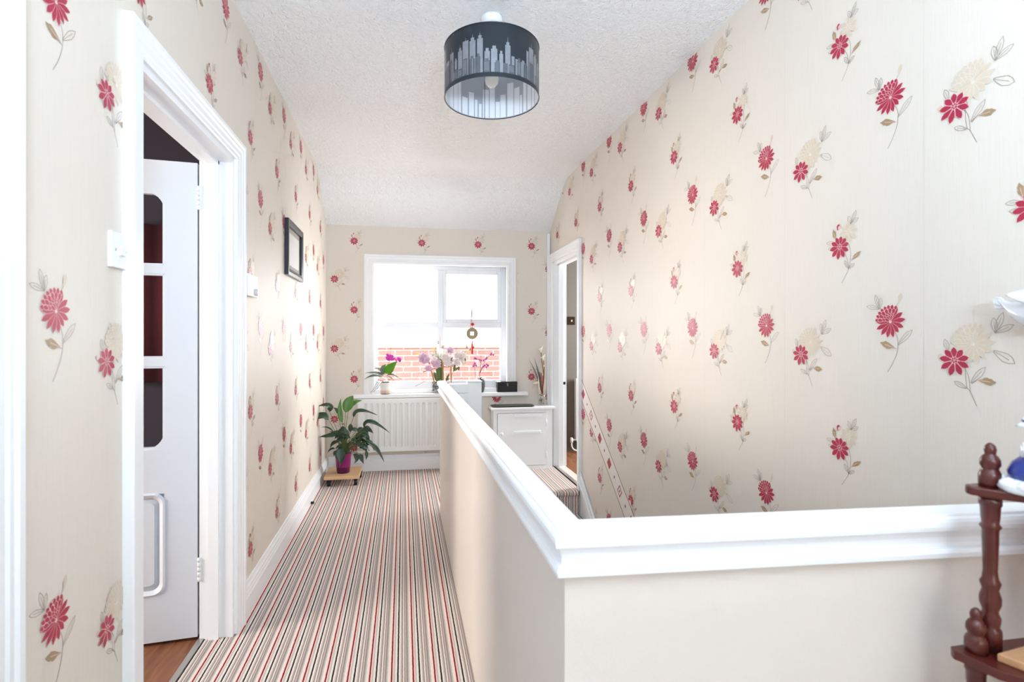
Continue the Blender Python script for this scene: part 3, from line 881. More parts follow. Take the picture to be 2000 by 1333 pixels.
# ------------------------------------------------------------------ light switch, sensor, picture
t = thing('light_switch', 'white rocker light switch beside the left door frame', 'light switch', (XL, 1.410, 1.388))
mb = MB(); mb.box((XL, 1.362, 1.388), (XL + .010, 1.4275, 1.474), bev=.002); mb.build('plate', PLASTIC, t)
mb = MB(); mb.box((XL + .009, 1.392, 1.419), (XL + .016, 1.404, 1.443), bev=.001); mb.build('rocker', PLASTIC, t)
mb = MB(); mb.box((XL + .009, 1.406, 1.419), (XL + .014, 1.418, 1.443), bev=.001); mb.build('rocker', PLASTIC, t)
for y in (1.378, 1.4225):
    mb = MB(); mb.tube([(XL + .009, y, 1.431), (XL + .0112, y, 1.431)], .0028, 10); mb.build('screw', CHROME, t)

t = thing('thermostat', 'small white thermostat box on the wall past the left door frame', 'thermostat', (XL, 2.47, 1.40))
mb = MB(); mb.box((XL, 2.40, 1.404), (XL + .026, 2.552, 1.500), bev=.003); mb.build('case', PLASTIC, t)
mb = MB(); mb.tube([(XL + .025, 2.515, 1.425), (XL + .034, 2.515, 1.425)], .016, 20); mb.build('dial', mat('grey_dial', (216, 216, 216), .4), t)

t = thing('picture_frame', 'dark framed picture with pale print on the left wall', 'picture', (XL, 3.42, 1.59))
py0, py1, pz0, pz1, fw_, dp = 3.215, 3.675, 1.592, 1.925, .038, .024
mb = MB()
mb.sweep([(XL, py0, pz0), (XL, py1, pz0), (XL, py1, pz1), (XL, py0, pz1)], [(0, .001), (0, dp), (fw_ * .5, dp), (fw_, dp - .004), (fw_, .001)], (1, 0, 0), closed=True, flip=1)
mb.build('frame', mat('blue_black_frame', (40, 46, 54), .28), t)
mb = MB(); mb.box((XL + .002, py0 + fw_ - .002, pz0 + fw_ - .002), (XL + .006, py1 - fw_ + .002, pz1 - fw_ + .002)); mb.build('mount', mat('grey_mount', (172, 166, 158), .7), t)
mb = MB(); mb.box((XL + .006, py0 + fw_ + .035, pz0 + fw_ + .03), (XL + .007, py1 - fw_ - .03, pz1 - fw_ - .03)); mb.build('print', mat('pale_print', (226, 224, 220), .5, noise=.05, nscale=18), t)
mb = MB(); mb.box((XL + .012, py0 + fw_, pz0 + fw_), (XL + .0135, py1 - fw_, pz1 - fw_)); mb.build('glass', GLASS, t)

# small dark doorstop at the skirting
p = onx(610, 983, XL + .03)
o = MB().tube([(XL + .020, p.y, .012), (XL + .042, p.y, .012)], .009, 10).build('doorstop', BLACKP)
tag(o, 'tiny dark stub at the foot of the left skirting', 'doorstop')

# ------------------------------------------------------------------ pendant lamp
LX, LY = .378, 2.235
t = thing('ceiling_lamp', 'drum pendant lamp with a black and silver skyline shade', 'lamp', (LX, LY, ZC))
mb = MB(); mb.lathe([(.0, 0), (.046, 0), (.047, -.012), (.041, -.030), (.034, -.034), (0, -.034)], (LX, LY, ZC), 32); mb.build('ceiling_rose', PLASTIC, t)
mb = MB(); mb.tube([(LX, LY, ZC - .03), (LX, LY, ZC - .17)], .004); mb.build('cord', PLASTIC, t)
R_, zt_, zb_ = .204, 2.468, 2.255
mb = MB(); mb.lathe([(.012, 0), (.016, .02), (.018, .05), (.012, .062), (0, .062)], (LX, LY, 2.39), 20)
for k in range(3):
    a = PI / 2 + k * 2 * PI / 3
    mb.tube([(LX, LY, 2.405), (LX + R_ * math.cos(a), LY + R_ * math.sin(a), zt_ - .006)], .0018, 6)
mb.build('lamp_holder', PLASTIC, t)
mb = MB(); mb.lathe([(0, -.088), (.015, -.085), (.027, -.072), (.031, -.055), (.028, -.036), (.018, -.018), (.013, 0), (0, .0)], (LX, LY, 2.395), 24)
mb.build('bulb', mat('opal_bulb', (248, 248, 246), .25), t)
SHD = mat('shade_black', (36, 44, 52), .35)
SIL = mat('shade_silver', (150, 156, 164), .36, .55, noise=.2, nscale=30)
SIL2 = mat('shade_silver_dark', (104, 110, 118), .36, .5, noise=.2, nscale=30)
INN = mat('shade_lining', (176, 184, 194), .5)
INW = mat('shade_lining_lit', (236, 240, 246), .5)  # light shining through the skyline print, painted as paler lining
rng = random.Random(5)
mb = MB(); n = 96
def cyl(r, a, z): return (LX + r * math.cos(a), LY + r * math.sin(a), z)
for i in range(n):
    a, b_ = 2 * PI * i / n, 2 * PI * (i + 1) / n
    mb.add([cyl(R_, a, zb_), cyl(R_, b_, zb_), cyl(R_, b_, zt_), cyl(R_, a, zt_)], [(0, 1, 2, 3)], 0, True)
    mb.add([cyl(R_ - .002, a, zb_), cyl(R_ - .002, b_, zb_), cyl(R_ - .002, b_, zt_), cyl(R_ - .002, a, zt_)], [(3, 2, 1, 0)], 3, True)
    for z in (zb_, zt_):
        mb.add([cyl(R_, a, z), cyl(R_, b_, z), cyl(R_ - .002, b_, z), cyl(R_ - .002, a, z)], [(0, 1, 2, 3)], 0)
def tower(r, a0, a1, z0, z1, m, spire=0.0, step=0):
    k = max(1, int((a1 - a0) / .06))
    for i in range(k):
        p, q = a0 + (a1 - a0) * i / k, a0 + (a1 - a0) * (i + 1) / k
        fc = [cyl(r, p, z0), cyl(r, q, z0), cyl(r, q, z1), cyl(r, p, z1)]
        mb.add(fc if r > R_ - .001 else fc[::-1], [(0, 1, 2, 3)], m)
    am = (a0 + a1) / 2
    if step:
        tower(r, a0 + (a1 - a0) * .22, a1 - (a1 - a0) * .22, z1, z1 + step, m, spire)
    elif spire:
        mb.add([cyl(r, am - .007, z1), cyl(r, am + .007, z1), cyl(r, am, z1 + spire)], [(0, 1, 2)] if r > R_ - .001 else [(2, 1, 0)], m)
zr = zb_ + .016
for layer in range(2):
    a = 0.0
    while a < 2 * PI - .04:
        wdt = rng.uniform(.07, .17)
        a1 = min(a + wdt, 2 * PI)
        h = rng.uniform(.10, .165) if (layer == 0 and rng.random() < .55) else rng.uniform(.05, .10) if layer == 0 else rng.uniform(.03, .09)
        stp = rng.choice((0, .008, .012, 0)); spr = rng.choice((0, 0, .016, .024)) if h > .1 else 0
        h = min(h, .178 - stp - spr)
        tower(R_ + .0004 + .0003 * layer, a + .006, a1 - .006, zr, zr + h, 1 if layer == 0 else 2, spr, stp)
        if layer == 0:
            tower(R_ - .0026, a + .006, a1 - .006, zb_ + .004, zr + h, 4)
        if layer == 1 and rng.random() < .6:
            for q in range(4):
                aa = a + .02 + q * (a1 - a - .04) / 4
                tower(R_ + .0011, aa, aa + .008, zr + .006, zr + h - .006, 1)
        a = a1 + (rng.uniform(0, .03) if layer == 0 else rng.uniform(0, .1))
mb.raw = True
sh_ = mb.build('shade', [SHD, SIL, SIL2, INN, INW], t)
mb = MB()
for z in (zb_, zt_):
    mb = MB(); mb.tube([cyl(R_, 2 * PI * i / 64, z) for i in range(65)], .0024, 6); mb.build('rim', SHD, t)
mb = MB(); a = PI / 2; mb.add([cyl(R_ - .003, a - .006, zb_), cyl(R_ - .003, a + .006, zb_), cyl(R_ - .003, a + .006, zt_), cyl(R_ - .003, a - .006, zt_)], [(0, 1, 2, 3)]); mb.build('seam', SHD, sh_, solid=.0006)

# ------------------------------------------------------------------ plant trolley and peace lily
p0_, p1_ = at(627, 940, 4.42), at(706, 938, 4.42)
TX0, TX1, TY0, TY1, TZ = -.640, -.360, 4.42, 4.74, .085
t = thing('plant_trolley', 'square beech plant trolley on black castors in the left corner', 'plant trolley', (-.5, 4.58, 0))
mb = MB(); mb.box((TX0, TY0, TZ - .028), (TX1, TY1, TZ), bev=.002); mb.build('board', BEECH, t)
for cx, cy in ((TX0 + .035, TY0 + .03), (TX1 - .03, TY0 + .03), (TX0 + .035, TY1 - .03), (TX1 - .012, TY1 - .05)):
    mb = MB(); mb.tube([(cx - .012, cy, .0225), (cx + .012, cy, .0225)], .0225, 18); mb.box((cx - .016, cy - .012, .038), (cx + .016, cy + .016, TZ - .028), bev=.003)
    mb.build('castor', BLACKP, t)
PXc, PYc = -.500, 4.545
t = thing('peace_lily', 'leafy peace lily in a purple pot on the plant trolley', 'plant', (PXc, PYc, TZ))
mb = MB(); mb.lathe([(0, 0), (.050, 0), (.053, .005), (.0565, .045), (.058, .05), (.067, .155), (.070, .158), (.070, .165), (.063, .165), (.060, .14), (0, .14)], (PXc, PYc, TZ), 40)
PURP = mat('purple_pot', (142, 28, 104), .3); 
nt, b, N, LK = nodes(PURP)
tc = N('ShaderNodeTexCoord'); sp = N('ShaderNodeSeparateXYZ'); cr = N('ShaderNodeValToRGB'); cr.color_ramp.interpolation = 'CONSTANT'
cr.color_ramp.elements[0].color = lin((80, 14, 66)) + (1,); cr.color_ramp.elements[1].color = lin((136, 24, 100)) + (1,); cr.color_ramp.elements[1].position = .05
LK(tc.outputs['Object'], sp.inputs[0]); LK(sp.outputs['Z'], cr.inputs[0]); LK(cr.outputs[0], b.inputs['Base Color'])
mb.build('pot', PURP, t)
LEAFD = mat('leaf_dark', (38, 62, 42), .32, noise=.35, nscale=25)
LEAFB = mat('leaf_bright', (74, 122, 40), .35, noise=.3, nscale=18)
STEMG = mat('leaf_stalk', (92, 104, 62), .5)
z8 = lambda x, y, Y: at(600 + x / 6.667, 760 + y / 6.667, Y)
stk = MB()
def pleaf(a, m_, tip, wpx, m=0, dy=0.0, dyt=0.0, w=(0, 0, 1)):
    Y0 = PYc + dy
    A = z8(a[0], a[1], Y0); Mi = z8(m_[0], m_[1], Y0 + dyt * .4); Tp = z8(tip[0], tip[1], Y0 + dyt)
    Mi = Mi * 2 - (A + Tp) / 2 if True else Mi
    MB().leaf([A, Mi, Tp], wpx / 6.667 * 4.6 / F * 1.1, up=w, n=12, fold=.22, shape=.72, wav=.02).build('leaf', [LEAFD, LEAFB][m], t, solid=.0008)
    root = V((PXc + (A.x - PXc) * .12, PYc + dy * .3, TZ + .14))
    c1 = root.lerp(A, .5) + V(((PXc - A.x) * .12, 0, .03))
    stk.tube([root, root.lerp(c1, .6), c1, c1.lerp(A, .6), A], [.0028, .0026, .0024, .0022, .0018], 6)
UPF = (0, -1, .25)
pleaf((500, 310), (545, 175), (600, 90), 120, 1, -.02, .03, UPF)
pleaf((540, 260), (620, 185), (716, 150), 75, 1, 0, .0, (0, -.6, 1))
pleaf((460, 440), (425, 290), (441, 118), 58, 1, .0, .03, UPF)
pleaf((292, 300), (270, 215), (108, 238), 78, 0, -.05, -.02, (0, -.55, 1))
pleaf((278, 400), (180, 355), (72, 440), 105, 0, -.08, -.06, (0, -.8, 1))
pleaf((405, 335), (385, 275), (335, 245), 42, 0, .05, .03, (0, -.5, 1))
pleaf((603, 370), (690, 285), (918, 345), 62, 0, -.04, -.03, (0, -.7, 1))
pleaf((735, 500), (835, 430), (1077, 575), 66, 0, -.06, -.05, (0, -.7, 1))
pleaf((400, 590), (290, 610), (148, 628), 70, 0, -.07, -.05, (0, -.7, 1))
pleaf((340, 560), (270, 505), (180, 500), 20, 0, .0, .02, (0, -.7, 1))
pleaf((770, 700), (890, 770), (1003, 955), 62, 0, -.08, -.06, (.3, -.7, 1))
pleaf((690, 850), (705, 900), (735, 978), 54, 0, -.06, -.03, UPF)
pleaf((760, 800), (775, 860), (765, 925), 36, 0, -.04, -.02, UPF)
pleaf((440, 780), (425, 860), (430, 965), 112, 0, -.10, -.03, UPF)
pleaf((470, 800), (455, 900), (415, 1025), 62, 0, -.09, -.03, UPF)
pleaf((600, 850), (648, 900), (610, 975), 55, 0, -.05, -.03, UPF)
pleaf((415, 690), (345, 705), (298, 770), 52, 0, -.05, -.03, (0, -.7, 1))
pleaf((360, 780), (310, 785), (266, 832), 32, 0, -.04, -.02, (0, -.7, 1))
pleaf((385, 810), (355, 835), (350, 880), 30, 0, -.04, -.02, UPF)
pleaf((450, 545), (370, 565), (290, 555), 45, 0, .02, .0, (0, -.7, 1))
pleaf((680, 590), (750, 590), (815, 640), 62, 0, -.06, -.05, (0, -.7, 1))
pleaf((780, 670), (840, 715), (872, 815), 42, 0, -.05, -.03, (.2, -.7, 1))
pleaf((560, 560), (565, 490), (560, 455), 52, 0, -.03, .0, UPF)
rng = random.Random(11)
for i in range(44):
    x = rng.uniform(450, 740); y = rng.uniform(520, 800); an = rng.uniform(-.5, 1.0) if x > 560 else rng.uniform(1.6, 3.2)
    l = rng.uniform(90, 150); tx, ty = x + l * math.cos(an), y + l * abs(math.sin(an)) * .7 + rng.uniform(-30, 40)
    pleaf((x, y), ((x + tx) / 2, (y + ty) / 2 - rng.uniform(15, 40)), (tx, ty), rng.uniform(50, 80), 0, rng.uniform(-.09, .07), rng.uniform(-.05, .03), (rng.uniform(-.3, .3), -.8, 1))
stk.build('stalks', STEMG, t)
mb = MB(); mb.lathe([(0, .141), (.0605, .141), (.058, .146), (0, .148)], (PXc, PYc, TZ), 24); mb.build('soil', mat('soil', (44, 34, 28), .95), t)

# ------------------------------------------------------------------ window sill things
SZ = WIN[2]
YS = YB - .02
zA = lambda x, y, Y=YS: at(700 + x / 10, 660 + y / 10, Y)      # coordinates of one close look at the sill
PINKF = mat('magenta_petal', (214, 70, 186), .5, noise=.25, nscale=120)
PINK2 = mat('pink_petal', (206, 104, 172), .5, noise=.25, nscale=120)
MAUVE = mat('mauve_petal', (234, 200, 220), .6, noise=.12, nscale=90)
CREAMF = mat('cream_petal', (248, 236, 232), .6, noise=.06, nscale=90)
YELB = mat('yellow_bud', (222, 208, 120), .6, noise=.15, nscale=60)
ROOT = mat('root_grey', (118, 112, 100), .8)
GREYG = mat('leaf_grey_green', (98, 118, 98), .4, noise=.2, nscale=30)
LEAFO = mat('leaf_orchid', (88, 150, 34), .3, noise=.25, nscale=14)
BARK = mat('brown_bark', (84, 62, 48), .9, noise=.4, nscale=60)

def blossom(mb, c, r, n=5, m=0, seed=0, face=(0, -1, .1), cup=.35, rows=1):
    rg = random.Random(seed); f = V(face).normalized(); e1 = f.orthogonal().normalized(); e2 = f.cross(e1)
    a0 = rg.uniform(0, 6)
    for rw in range(rows):
        rr = r * (1 - .28 * rw); cp = cup + .45 * rw
        for k in range(n):
            a = a0 + rw * .5 + 2 * PI * k / n + rg.uniform(-.12, .12)
            d = e1 * math.cos(a) + e2 * math.sin(a)
            mb.leaf([V(c), V(c) + d * rr * .55 + f * rr * cp * .25, V(c) + d * rr + f * rr * cp], rr * (1.15 if rows > 1 else .95), up=f, n=5, m=m, fold=.25, shape=.55)

# white pot orchid
c = zA(535, 1095, YS); pc = V((c.x, YS - .012, SZ))
t = thing('potted_orchid', 'orchid with magenta flowers in a white and sand pot on the sill', 'plant', pc)
POT1 = mat('pot_white_sand', (240, 236, 228), .4)
nt, b, N, LK = nodes(POT1)
tc = N('ShaderNodeTexCoord'); sp = N('ShaderNodeSeparateXYZ'); cr = N('ShaderNodeValToRGB')
e = cr.color_ramp.elements; e[0].color = lin((110, 96, 88)) + (1,); e[0].position = .0; e[1].color = lin((240, 238, 232)) + (1,); e[1].position = .045
x_ = e.new(.006); x_.color = lin((112, 98, 90)) + (1,); x_ = e.new(.008); x_.color = lin((214, 190, 168)) + (1,); x_ = e.new(.030); x_.color = lin((218, 196, 176)) + (1,)
LK(tc.outputs['Object'], sp.inputs[0]); LK(sp.outputs['Z'], cr.inputs[0]); LK(cr.outputs[0], b.inputs['Base Color'])
mb = MB(); mb.lathe([(0, 0), (.040, 0), (.044, .004), (.047, .03), (.0485, .096), (.050, .1), (.050, .106), (.045, .106), (.044, .095), (0, .095)], pc, 36); mb.build('pot', POT1, t)
mb = MB(); mb.lathe([(0, .096), (.044, .096), (.04, .104), (0, .108)], pc, 20)
rng = random.Random(3)
for k in range(16):
    mb.ball((pc.x + rng.uniform(-.035, .035), pc.y + rng.uniform(-.035, .035), pc.z + .105), rng.uniform(.006, .011), n=8)
mb.build('bark_chips', BARK, t)
mb = MB()
def sl(pts, w_, m, Y=None, dy=(0, 0, 0), up=(0, -.8, 1)):
    Y = pc.y if Y is None else Y
    A, M_, T_ = [zA(p[0], p[1], Y + d) for p, d in zip(pts, dy)]
    MB().leaf([A, M_ * 2 - (A + T_) / 2, T_], w_ / 10 * 5 / F * 1.15, up=up, n=10, fold=.15, shape=.7).build('leaf', [LEAFO, GREYG][m], t, solid=.001)
sl(((530, 700), (620, 590), (765, 455)), 150, 0, dy=(0, -.01, -.02), up=(.3, -1, .3))
sl(((500, 760), (370, 690), (130, 690)), 62, 1, dy=(0, -.02, -.03))
sl(((490, 780), (300, 740), (112, 820)), 55, 1, dy=(0, -.03, -.05))
sl(((485, 700), (400, 610), (282, 605)), 50, 1, dy=(0, .0, .02))
sl(((500, 720), (480, 600), (545, 520)), 90, 1, dy=(0, .02, .02), up=(0, -1, .2))
sl(((545, 760), (660, 720), (845, 830)), 36, 1, dy=(0, -.02, -.03))
sl(((540, 790), (620, 770), (690, 850)), 20, 1, dy=(0, -.02, -.03))
mb = MB()
for pts in (((500, 840), (400, 830), (350, 900), (290, 1000)), ((490, 850), (420, 850), (360, 950), (230, 1078)), ((480, 850), (430, 900), (380, 980), (255, 1080)), ((500, 810), (420, 790), (370, 840), (355, 900)), ((580, 830), (640, 820), (670, 850), (660, 885)), ((570, 810), (640, 790), (690, 830), (730, 880))):
    P = [zA(p[0], p[1], pc.y - .03 - .012 * i) for i, p in enumerate(pts)]
    mb.tube(P, [.0022, .0022, .002, .0014], 6)
mb.build('aerial_roots', ROOT, t)
mb = MB(); mb.tube([zA(515, 720, pc.y), zA(560, 560, pc.y), zA(600, 450, pc.y), zA(690, 410, pc.y)], .0022, 6); mb.tube([zA(598, 860, pc.y + .01), zA(600, 560, pc.y + .01), zA(638, 180, pc.y + .02)], .0015, 6)
mb.build('stem', STEMG, t)
mb = MB(); rng = random.Random(8)
for k in range(26):
    u = rng.random(); x = 540 + 270 * u; y = 370 + 70 * u + rng.uniform(-45, 45)
    mb = MB(); blossom(mb, zA(x, y, pc.y + rng.uniform(-.03, .03)), rng.uniform(.013, .018), 5, 0, k, (rng.uniform(-.5, .5), -1, rng.uniform(-.2, .6)))
    mb.build('flower', PINKF, t, solid=.0006)

# glass vase of cut flowers
zB = lambda x, y, Y=YS: at(800 + x / 6.664, 590 + y / 6.664, Y)
vc = V((at(862, 770, YS).x, YS - .01, SZ))
t = thing('flower_vase', 'square glass vase of mauve and cream flowers with sticks on the sill', 'vase of flowers', vc)
mb = MB(); hw = .092
x0_, x1_, y0_, y1_, h_ = vc.x - hw, vc.x + hw, vc.y - .045, vc.y + .045, .118
for a, b_ in (((x0_, y0_, SZ), (x1_, y1_, SZ + .006)), ((x0_, y0_, SZ + .006), (x0_ + .003, y1_, SZ + h_)), ((x1_ - .003, y0_, SZ + .006), (x1_, y1_, SZ + h_)), ((x0_ + .003, y0_, SZ + .006), (x1_ - .003, y0_ + .003, SZ + h_)), ((x0_ + .003, y1_ - .003, SZ + .006), (x1_ - .003, y1_, SZ + h_))):
    mb.box(a, b_)
mb.build('vase', GLASS, t)
mb = MB(); rng = random.Random(21)
PB = [mat('pebble_dark', (62, 66, 70), .5, noise=.3, nscale=50), mat('pebble_grey', (128, 134, 138), .5, noise=.2, nscale=50), mat('pebble_pale', (204, 208, 210), .4)]
for k in range(170):
    r = rng.uniform(.009, .014)
    mb.ball((rng.uniform(x0_ + .016, x1_ - .016), rng.uniform(y0_ + .016, y1_ - .016), SZ + .018 + rng.uniform(0, .085)), r, rng.choice((0, 0, 0, 1, 1, 2)), 8, (1, 1, .75))
o = mb.build('pebbles', PB, t); o['kind'] = 'stuff'
mb = MB()
for a, b_, r, dy in (((320, 1060), (248, 760), .0075, -.02), ((435, 1050), (437, 760), .0085, -.025), ((540, 1050), (542, 850), .0075, -.01), ((175, 915), (345, 862), .006, -.035), ((385, 850), (570, 840), .006, -.04)):
    A, B_ = zB(*a, vc.y + dy), zB(*b_, vc.y + dy); mb = MB()
    mb.tube([A, A.lerp(B_, .35) + V((.002, 0, .001)), A.lerp(B_, .7) - V((.002, 0, 0)), B_], [r, r * .95, r, r * .85], 9)
    mb.build('stick', STICK, t)
mb = MB(); rng = random.Random(4)
for k in range(16):
    x = 400 + rng.uniform(-45, 45); tx = 400 + (x - 400) * 1.1 + rng.uniform(-25, 25)
    A = zB(395 + (x - 400) * .5, 1060, vc.y + rng.uniform(-.02, .02)); T_ = zB(tx, rng.uniform(600, 780), vc.y + rng.uniform(-.03, .03))
    mb.leaf([A, A.lerp(T_, .5) + V((rng.uniform(-.01, .01), 0, 0)), T_], rng.uniform(.010, .016), up=(rng.uniform(-.5, .5), -1, .1), n=6, m=0, fold=.2, shape=.8)
for a, b_ in (((470, 1040), (520, 930)), ((500, 1030), (480, 960)), ((560, 910), (655, 850)), ((570, 900), (600, 800)), ((350, 1040), (310, 900)), ((360, 1040), (330, 910))):
    A, T_ = zB(*a, vc.y - .02), zB(*b_, vc.y - .03)
    mb.leaf([A, A.lerp(T_, .5) + V((0, -.01, .01)), T_], .022, up=(0, -1, .3), n=6, m=1)
for p in ((548, 735), (722, 732), (640, 850)):
    A = zB(p[0], p[1] + 45, vc.y - .04); T_ = zB(p[0], p[1] - 20, vc.y - .04); mb.leaf([A, A.lerp(T_, .5), T_], .018, up=(0, -1, .1), n=5, m=1)
mb.build('leaves', [mat('leaf_grass', (104, 128, 68), .5, noise=.3, nscale=40), mat('leaf_olive', (112, 116, 70), .5, noise=.3, nscale=40)], t, solid=.0007)
mb = MB()
FL = [(185, 745, .047, 0), (160, 720, .03, 0), (225, 760, .03, 0), (240, 870, .032, 0), (335, 790, .046, 0), (350, 820, .035, 0), (320, 755, .03, 1), (525, 640, .034, 0), (470, 735, .040, 1), (520, 770, .045, 1), (545, 800, .036, 0), (480, 800, .032, 1), (660, 735, .044, 1), (690, 770, .036, 1), (620, 790, .034, 1), (690, 700, .032, 1), (430, 590, .018, 1), (305, 690, .022, 1), (620, 700, .03, 1)]
for i, (x, y, r, m) in enumerate(FL):
    mb = MB(); blossom(mb, zB(x, y, vc.y - .03 + .03 * math.sin(i * 2.1)), r * 1.25, 6, 0, i, (.3 * math.sin(i * 3), -1, .35), .4, 3)
    mb.build('flower', [MAUVE, CREAMF][m], t, solid=.0006)
mb = MB()
for (x, y, x2, y2, w_) in ((75, 660, 130, 690, .014), (320, 660, 318, 580, .014), (735, 690, 775, 620, .015), (710, 810, 745, 780, .014), (95, 690, 130, 655, .010)):
    A, T_ = zB(x, y, vc.y - .02), zB(x2, y2, vc.y - .02)
    mb = MB(); mb.tube([A, A.lerp(T_, .3), A.lerp(T_, .65), T_], [.003, w_ * .5, w_ * .45, .0015], 8)
    mb.build('bud', YELB, t)
mb = MB()
for pts in (((370, 1050), (350, 800), (335, 560), (300, 535)), ((380, 1050), (360, 700), (345, 560), (375, 525)), ((330, 1040), (230, 760), (130, 690)), ((400, 1050), (440, 700), (520, 650)), ((480, 1040), (600, 670), (740, 650)), ((500, 1030), (640, 790), (730, 730)), ((150, 870), (90, 1000)), ((235, 1020), (70, 1100)), ((405, 900), (395, 460)), ((340, 1040), (270, 840), (240, 790))):
    P = [zB(x, y, vc.y - .015 - .006 * i) for i, (x, y) in enumerate(pts)]
    mb.tube(P, .0013, 5)
for (x, y) in ((285, 530), (300, 545), (320, 525), (340, 520), (360, 530), (378, 540), (345, 545), (280, 565), (372, 515)):
    mb.ball(zB(x, y, vc.y - .03), .005, 1, 8)
mb.build('twigs', [STEMG, mat('berry_brown', (128, 70, 60), .5)], t)

# small orchid in a charcoal pot
oc = V((at(937, 768, YS).x, YS - .02, SZ))
t = thing('small_orchid', 'small pink orchid in a charcoal pot behind the newel post', 'plant', oc)
mb = MB(); mb.lathe([(0, 0), (.026, 0), (.036, .012), (.045, .05), (.046, .085), (.042, .118), (.039, .124), (.036, .124), (.036, .11), (0, .11)], oc, 32)
mb.build('pot', mat('charcoal_pot', (66, 68, 70), .5), t)
mb = MB()
for tx, ty, wd_ in ((818, 1000, .016), (860, 985, .016), (990, 985, .018), (965, 1005, .018), (945, 975, .016), (880, 1010, .016)):
    A = zB(915, 1030, oc.y); T_ = zB(tx, ty, oc.y - .05); mb.leaf([A, A.lerp(T_, .5) + V((0, -.01, .022)), T_], wd_, up=(0, -.5, 1), n=7)
mb.build('leaves', LEAFD, t, solid=.0008)
mb = MB()
for pts in (((915, 1030), (912, 930), (930, 800), (928, 700)), ((912, 930), (935, 870), (985, 760), (1045, 690), (1090, 690)), ((925, 830), (880, 850), (840, 820)), ((915, 930), (940, 870), (985, 820)), ((930, 800), (900, 750), (850, 735))):
    mb.tube([zB(x, y, oc.y - .01) for x, y in pts], .002, 6)
mb.tube([zB(855, 1010, oc.y), zB(848, 850, oc.y), zB(833, 720, oc.y)], .0016, 6)
mb.build('stem', mat('orchid_stem', (72, 60, 58), .6), t)
mb = MB()
for i, (x, y) in enumerate(((850, 735), (862, 742), (905, 755), (930, 765), (965, 765), (990, 750), (1000, 735), (1055, 690), (1062, 672), (1088, 690), (838, 825), (850, 805), (865, 830), (830, 840), (975, 830), (1000, 815), (1020, 830), (1000, 850), (960, 845))):
    mb = MB(); blossom(mb, zB(x, y, oc.y - .02 + .015 * math.sin(i * 1.9)), .0135, 5, 0, 50 + i, (.4 * math.sin(i), -1, .3))
    mb.build('flower', PINK2, t, solid=.0006)

# black box on the sill
bx0, bx1 = at(972, 769, 4.84).x, at(1010.5, 769, 4.84).x
t = thing('keepsake_box', 'small black lidded box with a clasp at the right end of the sill', 'box', ((bx0 + bx1) / 2, 4.88, SZ))
BLKB = mat('black_lacquer', (26, 22, 24), .35)
mb = MB(); mb.box((bx0, 4.84, SZ), (bx1, 4.93, SZ + .068), bev=.002); mb.build('body', BLKB, t)
mb = MB(); mb.box((bx0 - .001, 4.839, SZ + .070), (bx1 + .001, 4.931, SZ + .098), bev=.003); mb.build('lid', BLKB, t)
mb = MB(); xm = (bx0 + bx1) / 2; mb.box((xm - .008, 4.835, SZ + .056), (xm + .008, 4.839, SZ + .084), bev=.001); mb.build('clasp', mat('grey_clasp', (120, 116, 112), .4, .6), t)

# hanging coin charm
YC = YB + .034
cc = zB(814, 412, YC)
t = thing('hanging_charm', 'round coin charm with a red tassel hanging in front of the window', 'ornament', zB(812, 95, YC))
mb = MB(); mb.tube([zB(813, 96, YC), zB(806, 205, YC)], [.005, .006], 8); mb.tube([zB(806, 200, YC), zB(812, 270, YC)], .0015, 6); mb.tube([zB(800, 200, YC), zB(792, 340, YC)], .0010, 6); mb.tube([zB(814, 310, YC), zB(815, 345, YC)], .0014, 6)
mb.build('cord', mat('tan_cord', (112, 80, 62), .8), t)
mb = MB()
for k in range(8):
    a = k * PI / 4; q = zB(818, 292, YC); mb.ball((q.x + .009 * math.cos(a), YC - .003, q.z + .009 * math.sin(a)), .0065, n=8)
mb.ball(zB(818, 292, YC), .010, n=10); mb.tube([zB(818, 292, YC), zB(845, 285, YC), zB(848, 300, YC), zB(822, 300, YC)], .0015, 6)
REDT = mat('red_silk', (214, 36, 34), .6)
mb.build('knot', REDT, t)
mb = MB(); R1 = .0555; hs = .0165; n = 48; vs = []; fs = []
sqp = []
for i in range(n):
    a = 2 * PI * i / n + PI / 4
    m_ = max(abs(math.cos(a)), abs(math.sin(a))); sqp.append((hs * math.cos(a) / m_, hs * math.sin(a) / m_))
rings = []
for (rr, sq_, y) in ((R1, 0, -.003), (R1 * .9, 0, -.004), (R1 * .88, 0, -.0025), (0, 1, -.0025), (0, 1, .0025), (R1, 0, .003)):
    rings.append([(cc.x + (sqp[i][0] if sq_ else rr * math.cos(2 * PI * i / n + PI / 4)), YC + y, cc.z + (sqp[i][1] if sq_ else rr * math.sin(2 * PI * i / n + PI / 4))) for i in range(n)])
for rg in rings: vs += rg
K = len(rings)
for j in range(K):
    for i in range(n):
        k = (i + 1) % n; jn = (j + 1) % K
        fs.append((j * n + i, j * n + k, jn * n + k, jn * n + i))
mb.add(vs, fs, 0, False)
mb.build('coin', mat('aged_brass', (158, 142, 112), .5, .35, noise=.3, nscale=60), t)
mb = MB(); P = [zB(814, y, YC) for y in (500, 535, 545, 600, 680)]
mb.tube(P, [.003, .0065, .0055, .0095, .0092], 12); mb.build('tassel', REDT, t)
mb = MB()
mb.tube([zB(745, 460, YC - .004), zB(742, 490, YC - .006), zB(760, 515, YC - .006), zB(800, 512, YC - .005), zB(815, 480, YC - .004)], .0014, 6)
for x, y in ((744, 585), (786, 615), (834, 590)):
    q = zB(x, y, YC - .004); mb.lathe([(.008, -.012), (.006, 0), (.0025, .010), (.001, .018)], q, 10); mb.tube([q + V((0, 0, .017)), zB(x + (800 - x) * .4, 515, YC - .005)], .0008, 5)
